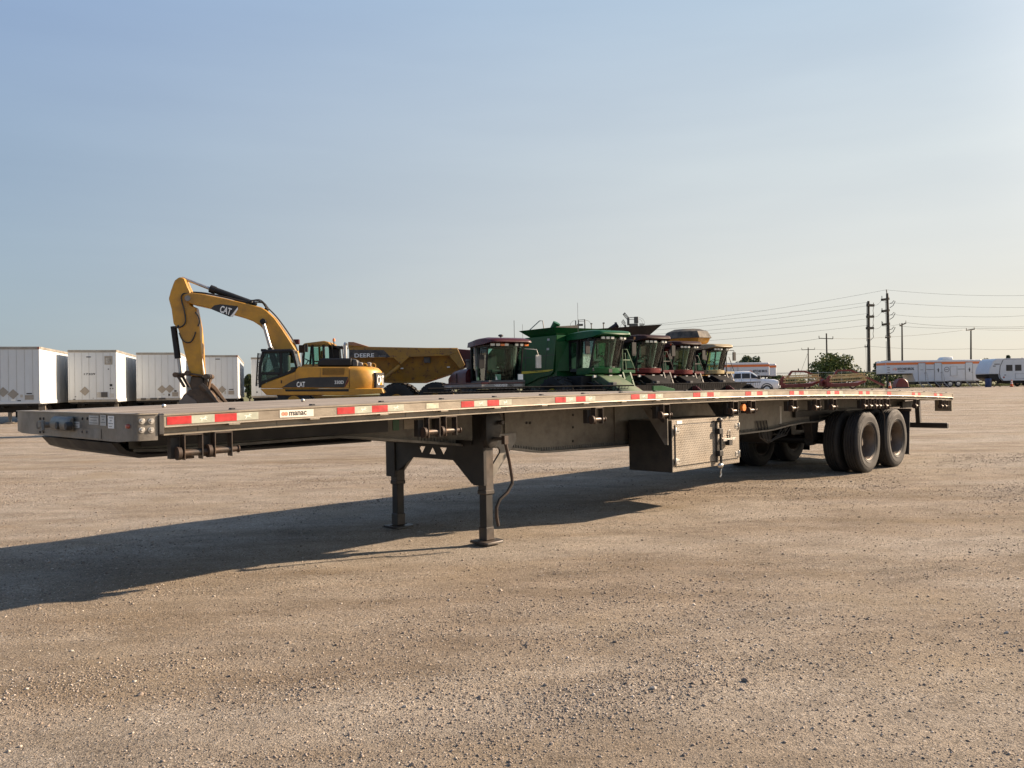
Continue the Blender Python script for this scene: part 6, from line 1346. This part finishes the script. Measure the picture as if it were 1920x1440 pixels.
a = at(1688.5, 726, 89); rc = thing('round_implement', 'maroon dome-shaped implement parked under the nose of the restroom trailer', 'implement', (a.x, 89, ground_z(a.x, 89)))
MB().prism([(-.72, .05)]+[(.68*math.cos(R(180-k*15)), .22+.85*math.sin(R(180-k*15))) for k in range(13)]+[(.72, .05)], -.5, .5, 'y').build('domed_cover', MARD, rc, bevel=.06); MB().box(-.95, .75, -.6, .6, .0, .12).build('base_frame', DGREY, rc); MB().tube([(-.2, 0, 1.05), (-.2, 0, 1.25), (.25, 0, 1.25), (.25, 0, 1.0)], .04, 5).build('lift_eye', DGREY, rc)

# ------------------------------------------------------------------ grass, far field, trees
GRS = pm('dry_grass', (.115, .125, .035), .9, 0, .35, .8, dirt=(.20, .165, .075), damt=.5, dscale=.35)
def sheet(name, x0, x1, y0, y1, nx_, ny_, mat, dz, kind='structure'):
    mb = MB(); vs = []; fs = []
    for j in range(ny_+1):
        for i in range(nx_+1):
            x = x0+(x1-x0)*i/nx_; y = y0+(y1-y0)*j/ny_+(1.5*mnoise.noise((x*.06, 0, 2)) if j == 0 else 0); vs.append((x, y, ground_z(x, y)+dz))
    for j in range(ny_):
        for i in range(nx_): k = j*(nx_+1)+i; fs.append((k, k+1, k+nx_+2, k+nx_+1))
    o = mb.add(vs, fs).build(name, mat); return tag(o, kind=kind)
sheet('grass_field', 18, 900, 97, 1500, 120, 30, GRS, .03)
sheet('far_field', -1500, 18, 120, 1500, 60, 20, GRS, .03)
mb = MB()
for i in range(15000):
    y = 97.5+10*random.random()**1.6; x = random.uniform(22, 82); z = ground_z(x, y); h = random.uniform(.12, .38)*(1.6 if random.random() < .12 else 1); a = random.uniform(0, 3.14); w = .03
    dx, dy = math.cos(a)*w, math.sin(a)*w; lx, ly_ = random.uniform(-.12, .12), random.uniform(-.12, .12)
    mb.add([(x-dx, y-dy, z), (x+dx, y+dy, z), (x+lx, y+ly_, z+h)], [(0, 1, 2)])
tag(mb.build('grass_tufts', GRS, recalc=False), 'yellow green grass growing along the edge of the yard', 'grass', kind='stuff')
def leafm(name, c0, c1):
    m = bpy.data.materials.new(name); m.use_nodes = True; nt = m.node_tree; b = nt.nodes['Principled BSDF']
    a = nd(nt, 'ShaderNodeAttribute', attribute_name='tint'); c = ramp(nt, a.outputs['Fac'], [(0, c0), (1, c1)]); nt.links.new(c.outputs[0], b.inputs['Base Color']); b.inputs['Roughness'].default_value = .65
    b.inputs['Specular IOR Level'].default_value = .25; return m
LEAF = leafm('broad_leaf', (.06, .085, .024), (.19, .20, .05)); LEAF_D = leafm('dark_leaf', (.045, .066, .030), (.115, .13, .052)); BARK = pm('bark', (.07, .055, .042), .9, 0, .3, 4, damt=.2)
def tree(px, pw, ytop, ybase, D, label, name='broadleaf_tree', mat=None, n=5200, lf=.17, seed=1, cat='tree', trunk=True, group=None, conic=False):
    r = random.Random(seed); a = at(px, ybase, D); z0 = ground_z(a.x, D); zt = at(px, ytop, D).z; rw = pw/FPX*D/2; H = zt-z0
    t_ = thing(name, label, cat, (a.x, D, z0), 0, group)
    cl = []
    for i in range(26):
        if conic: u = i/26; cl.append((V((r.gauss(0, .3)*rw*(1-u), r.gauss(0, .3)*rw*(1-u), H*(.12+.85*u))), rw*(1-u)*.75+.12))
        else:
            an = r.uniform(0, 6.28); u = r.random()**.6; zz = H*(.22+.62*r.random()); k = math.sin(math.pi*min(1, (zz/H-.05)*1.02))**.6
            cl.append((V((math.cos(an)*u*rw*.78*k, math.sin(an)*u*rw*.78*k, zz)), rw*r.uniform(.26, .42)))
    vs, fs, tint = [], [], []
    for i in range(n):
        c, cr = cl[i % len(cl)]; d = V((r.gauss(0, 1), r.gauss(0, 1), r.gauss(0, 1))).normalized(); p = c+d*cr*r.uniform(.45, 1.08)*V((1, 1, .85)).length/1.65
        if p.z < .05 or p.z > H*1.02: continue
        u = V((r.gauss(0, 1), r.gauss(0, 1), r.gauss(0, 1))).normalized(); w = u.cross(V((r.gauss(0, 1), r.gauss(0, 1), r.gauss(0, 1)))).normalized(); s_ = lf*r.uniform(.6, 1.4); b = len(vs)
        vs += [p-u*s_, p+w*s_*.6, p+u*s_, p-w*s_*.6]; fs.append((b, b+1, b+2, b+3)); tint += [min(1, max(0, r.gauss(.45, .25)))]*4
    me = bpy.data.meshes.new('crown'); me.from_pydata(vs, [], fs); at2 = me.attributes.new('tint', 'FLOAT', 'POINT'); at2.data.foreach_set('value', tint); me.materials.append(mat or LEAF)
    o = bpy.data.objects.new('crown', me); COL.objects.link(o); o.parent = t_
    if trunk:
        mb = MB(); mb.tube([(0, 0, -.1), (r.uniform(-.1, .1), 0, H*.35), (r.uniform(-.3, .3), r.uniform(-.2, .2), H*.8)], [.05*H*.5+.05, .10, .03], 7)
        for i in range(9): c, cr = r.choice(cl); mb.tube([(0, 0, H*r.uniform(.1, .4)), tuple(c*.6+V((0, 0, c.z*.25))), tuple(c)], [.07, .045, .02], 5)
        mb.build('trunk', BARK, t_)
    return t_
tree(1403, 54, 664, 716, 122, 'round crowned tree rising behind the gooseneck trailers', seed=3, mat=LEAF_D, n=6500)
tree(1561, 98, 663, 722, 118, 'wide bushy green tree rising behind the hay mowers', seed=5, n=7800, lf=.17)
tree(1656, 40, 674, 722, 120, 'bushy tree at the nose of the restroom trailer', seed=8, mat=LEAF_D, n=4500)
tree(1858, 44, 669, 722, 116, 'leafy shrub in the gap between restroom trailer and camper', seed=9, mat=LEAF_D, n=4500)
tree(1891, 30, 665, 722, 122, 'pointed tree rising above the camper roof', 'spruce_tree', seed=12, mat=LEAF_D, n=3500, conic=True)
tree(1912, 26, 668, 722, 124, 'small tree behind the right end of the camper', seed=14, mat=LEAF_D, n=2800)
tree(469, 26, 694, 727, 105, 'small dark tree between the van trailers', seed=15, mat=LEAF_D, n=3000)
SHL = ['low weedy shrub at the left end of the wire fence', 'lowest weedy shrub, behind the tongue of the left hay mower', 'weedy shrub right beside the wide bushy tree', 'weedy shrub at the foot of the tallest pole', 'low weedy shrub under the nose of the restroom trailer']
for i, (px, w, yt) in enumerate(((1455, 34, 704), (1490, 50, 708), (1620, 50, 698), (1640, 40, 706), (1700, 70, 702))):
    tree(px, w, yt, 723, 112+i, SHL[i], 'shrub', seed=20+i, mat=LEAF, n=2600, lf=.13, cat='shrub', trunk=False, group='low shrubs along the fence')
# wire fence
FN = 104.0; x0, x1 = at(1448, 700, FN).x, at(1664, 700, FN).x; fz = ground_z(x0, FN); zt = at(1550, 698.3, FN).z-fz
fe = thing('wire_fence', 'chain link wire fence on steel posts behind the hay mowers', 'fence', (x0, FN, fz)); FM = pm('fence_steel', (.30, .30, .29), .5, .5, .1, 3, damt=.2)
Lf = x1-x0; MB().cyl((0, 0, zt), (Lf, 0, zt), .035, n=6).build('top_rail', FM, fe)
pmf = MB().cyl((0, 0, 0), (0, 0, zt+.25), .05, n=8).mesh('fence_post', FM)
for k in range(6): share(pmf, 'fence_post', fe, (Lf*k/5, 0, 0))
mb = MB(); n = int(Lf/.28)
for k in range(n):
    for s_ in (-1, 1): xa_, xb_ = k*.28, k*.28+s_*zt*.55; mb.bar((xa_, 0, 0), (min(max(xb_, 0), Lf), 0, zt if 0 <= xb_ <= Lf else zt*.6), .008, .008)
mb.build('chain_link', FM, fe)['kind'] = 'stuff'

# ------------------------------------------------------------------ power poles, switchgear and lines
WOOD = pm('pole_wood', (.075, .06, .048), .85, 0, .2, 3, damt=.2); INS = pm('insulator', (.10, .09, .085), .4, 0, .1, 4, damt=.1); WIRE = pm('line_wire', (.05, .05, .05), .6, .2, .05, 1, damt=0)
def pole(px_t, py_t, px_b, D, r, label, arms, name='power_pole', extra=None, group='power poles along the far side'):
    a = at(px_b, 718, D); z0 = ground_z(a.x, D); tp = at(px_t, py_t, D); p = thing(name, label, 'power pole', (a.x, D, z0), 0, group); H = tp.z-z0; dx = tp.x-a.x
    MB().cyl((0, 0, -.3), (dx, 0, H), r, r*.62, 10).build('pole_shaft', WOOD, p)
    for (xa, ya, xb, yb, th) in arms:
        A, B = at(xa, ya, D), at(xb, yb, D); A = (A.x-a.x, -.25, A.z-z0); B = (B.x-a.x, .25, B.z-z0)
        arm = MB().bar(A, B, th*1.2, th).build('crossarm', WOOD, p)
        for q in (A, B): mb = MB(); mb.lathe([(.03, 0), (.07, .05), (.04, .1), (.07, .15), (.04, .2), (.07, .25), (.03, .32)], (q[0], q[1], q[2]+th/2), (0, 0, 1), 8); mb.build('insulator', INS, p)
    return p, a, z0
def jump(p, a, z0, D, pts, r=.035, name='jumper_wire'):
    q = [at(x, y, D) for x, y in pts]; return MB().tube([(v.x-a.x, -.1, v.z-z0) for v in q], r, 5).build(name, WIRE, p)
p, a, z0 = pole(1628.2, 564.5, 1629.5, 150, .34, 'tall wooden pole with three short crossarms, left of the pair', [(1625, 572.5, 1639, 572.5, .42), (1624.5, 594, 1638.5, 593.5, .42), (1624, 615.5, 1638, 615, .42), (1621, 650.5, 1627, 650, .2)], 'transmission_pole')
for y in (575, 597, 618): jump(p, a, z0, 150, [(1637.5, y-1), (1636.5, y+8), (1637.5, y+14), (1633, y+19), (1630.5, y+20)], .05)
jump(p, a, z0, 150, [(1624.5, 567), (1624.5, 640)], .04); jump(p, a, z0, 150, [(1623, 652), (1624.5, 715)], .03)
p, a, z0 = pole(1663.4, 550, 1668.5, 150, .34, 'tallest wooden pole, with a spike and three crossarms to its left', [(1652.5, 562.5, 1667, 560, .42), (1653, 584, 1667.5, 581.5, .42), (1654, 609, 1668, 607, .42), (1660, 633, 1670, 631.5, .3)], 'transmission_pole')
jump(p, a, z0, 150, [(1661.5, 543), (1662.8, 553)], .10, 'top_spike')
for y in (563, 585, 612): jump(p, a, z0, 150, [(1668, y+6), (1672, y+5), (1675, y+1), (1678, y+2), (1674, y+10), (1668, y+14)], .06); MB().box(*[0]*0) if False else None
for x0_, y0_, y1_ in ((1659.5, 563, 630), (1661, 640, 700)): jump(p, a, z0, 150, [(x0_, y0_), (x0_+2, y1_)], .04)
for y in (555, 578, 602): jump(p, a, z0, 150, [(1653, y), (1653, y+7)], .06, 'insulator_post')
pole(1691.2, 606, 1692, 132, .17, 'wooden pole with a tilted crossarm above the restroom trailer nose', [(1686, 611, 1700, 605.5, .16)])
pole(1820.5, 617.5, 1820.5, 132, .17, 'wooden pole with a crossarm behind the rear half of the restroom trailer', [(1810.5, 619.5, 1828.5, 617, .16)])
pole(1549.5, 625, 1551.5, 118, .15, 'plain wooden pole standing in front of the bushy tree', [(1534.5, 634.5, 1563, 635, .10)])
p, a, z0 = pole(1515.3, 651.5, 1516, 165, .16, 'smallest wooden pole, left of the bushy tree', [(1502.5, 656, 1528.5, 655, .12)])
jump(p, a, z0, 165, [(1514, 663), (1496, 712)], .03, 'guy_wire')
# switchgear seen above the combines
def gear(px, D, label, boxes, bars, tubes):
    a = at(px, 715, D); z0 = ground_z(a.x, D); g = thing('switchgear_tower', label, 'switchgear', (a.x, D, z0), 0, 'switchgear towers behind the combines'); loc = lambda x, y, d=0: (at(x, y, D).x-a.x, d, at(x, y, D).z-z0)
    for (xa, ya, xb, yb) in boxes:
        A, B = loc(xa, ya), loc(xb, yb); mb = MB(); mb.box(min(A[0], B[0]), max(A[0], B[0]), -.35, .35, min(A[2], B[2]), max(A[2], B[2])); mb.build('apparatus', GREYK, g, bevel=.05)
    for (xa, ya, xb, yb, w) in bars: MB().bar(loc(xa, ya), loc(xb, yb), .3, w).build('support_bar', GREYK, g)
    for pts in tubes: MB().tube([loc(*q) for q in pts], .025, 5).build('jumper_wire', WIRE, g)
    for q in (px-6, px+6): MB().cyl(loc(q, 640)[:2]+(-.1,), loc(q, 618), .3, .25, 8).build('tower_leg', GREYK, g)
GREYK = pm('weathered_steel', (.085, .085, .085), .6, .3, .2, 2, damt=.2)
gear(1189, 150, 'grey switchgear tower with comb shaped arms above the red combine', [(1189, 594, 1196.5, 606), (1176, 595.5, 1180, 610), (1180, 607, 1196, 618), (1171, 609, 1174, 619), (1172, 617, 1200, 622)],
     [(1168.5, 590, 1176, 599, .09), (1170, 588.5, 1177.5, 597.5, .09), (1171.5, 586.8, 1179, 596, .09), (1168.3, 590.3, 1171.7, 586.5, .2), (1165, 603, 1170.5, 610.5, .08), (1166.5, 601, 1172, 608.5, .08), (1168, 599, 1173, 606.5, .08), (1179, 595.5, 1191, 595, .10), (1178, 599, 1191, 598.5, .08), (1199, 607.5, 1208, 608, .16), (1199, 610, 1207, 610.3, .12), (1198, 612, 1203, 613, .12)],
     [[(1198, 595), (1205, 598), (1209, 604), (1208, 610)], [(1198, 598), (1203, 601), (1205, 607)], [(1163, 622), (1163, 612), (1166, 607)]])
gear(1092, 150, 'grey switchgear tower with three thin posts above the green combine', [(1078.5, 601, 1080.5, 618), (1084, 599, 1085.5, 618), (1095.5, 599, 1097.5, 618), (1082, 607.5, 1093, 611), (1130.8, 606, 1132.3, 622), (1153.5, 605, 1155.3, 622), (1108, 607, 1109.5, 618)],
     [(1085, 600, 1097, 599, .06), (1085, 602.5, 1097, 602, .06), (1130, 606, 1133.5, 606, .25), (1152.5, 605.5, 1156.5, 605.5, .25), (1107, 607, 1110.5, 607, .2)], [[(1069, 614), (1070, 606), (1074, 602), (1079, 601)], [(1097, 600), (1104, 602), (1108, 607)]])
def line(pts, D, label, r=.019, sag=.0):
    q = [at(x, y, D if not isinstance(D, tuple) else D[0]+(D[1]-D[0])*i/(len(pts)-1)) for i, (x, y) in enumerate(pts)]; out = []
    for i in range(len(q)-1):
        for k in range(10): t_ = k/10; v = q[i].lerp(q[i+1], t_); v.z -= sag*4*t_*(1-t_); out.append(v)
    o = MB().tube(out+[q[-1]], r, 5).build('power_line', WIRE); return tag(o, label, 'power line', 'power lines across the sky')
line([(1209, 610), (1661.5, 543.5), (1960, 553)], 150, 'topmost power line, running to the spike of the tallest pole', sag=.5)
line([(1209, 612), (1625, 567), (1639, 572), (1653, 562), (1677, 568), (1960, 576)], 150, 'second power line from the top, through the upper crossarms', sag=.35)
line([(1210, 620), (1625, 573.5)], 150.5, 'power line just below the second, ending at the left tall pole', sag=.45)
line([(1210, 628), (1625, 588), (1639, 594), (1653, 584), (1678, 590), (1800, 593), (1960, 588.5)], 150, 'power line through the middle crossarms of the two tall poles', sag=.3)
line([(1210, 632), (1625, 598)], 150.5, 'power line reaching the left tall pole below its middle arm', sag=.4)
line([(1210, 646), (1625, 610), (1639, 615.5), (1654, 609)], 150, 'power line through the lowest crossarms of the two tall poles', sag=.35)
line([(1654, 612), (1687, 608)], (150, 132), 'short power line from the tallest pole to the tilted crossarm', sag=.1)
line([(1700, 605), (1810, 612), (1960, 611)], 132, 'power line from the tilted crossarm to the right edge', sag=.15)
line([(1687, 611.5), (1812, 615), (1960, 614)], 131.8, 'lower power line from the tilted crossarm to the right edge', sag=.15)
line([(1340, 650), (1540, 634.5)], 118, 'power line from the yellow combine to the plain pole', sag=.3)
line([(1562, 634.5), (1660, 632), (1811, 618.5), (1828, 617.5), (1960, 619)], (118, 140), 'long power line from the plain pole past the tallest to the right pole', sag=.15)
line([(1330, 664), (1503, 655.5)], 165, 'lowest power line left of the smallest pole', sag=.3)
line([(1528, 655), (1622, 650), (1628, 649), (1819, 654), (1960, 651)], 155, 'lowest power line from the smallest pole to the right edge', sag=.3)
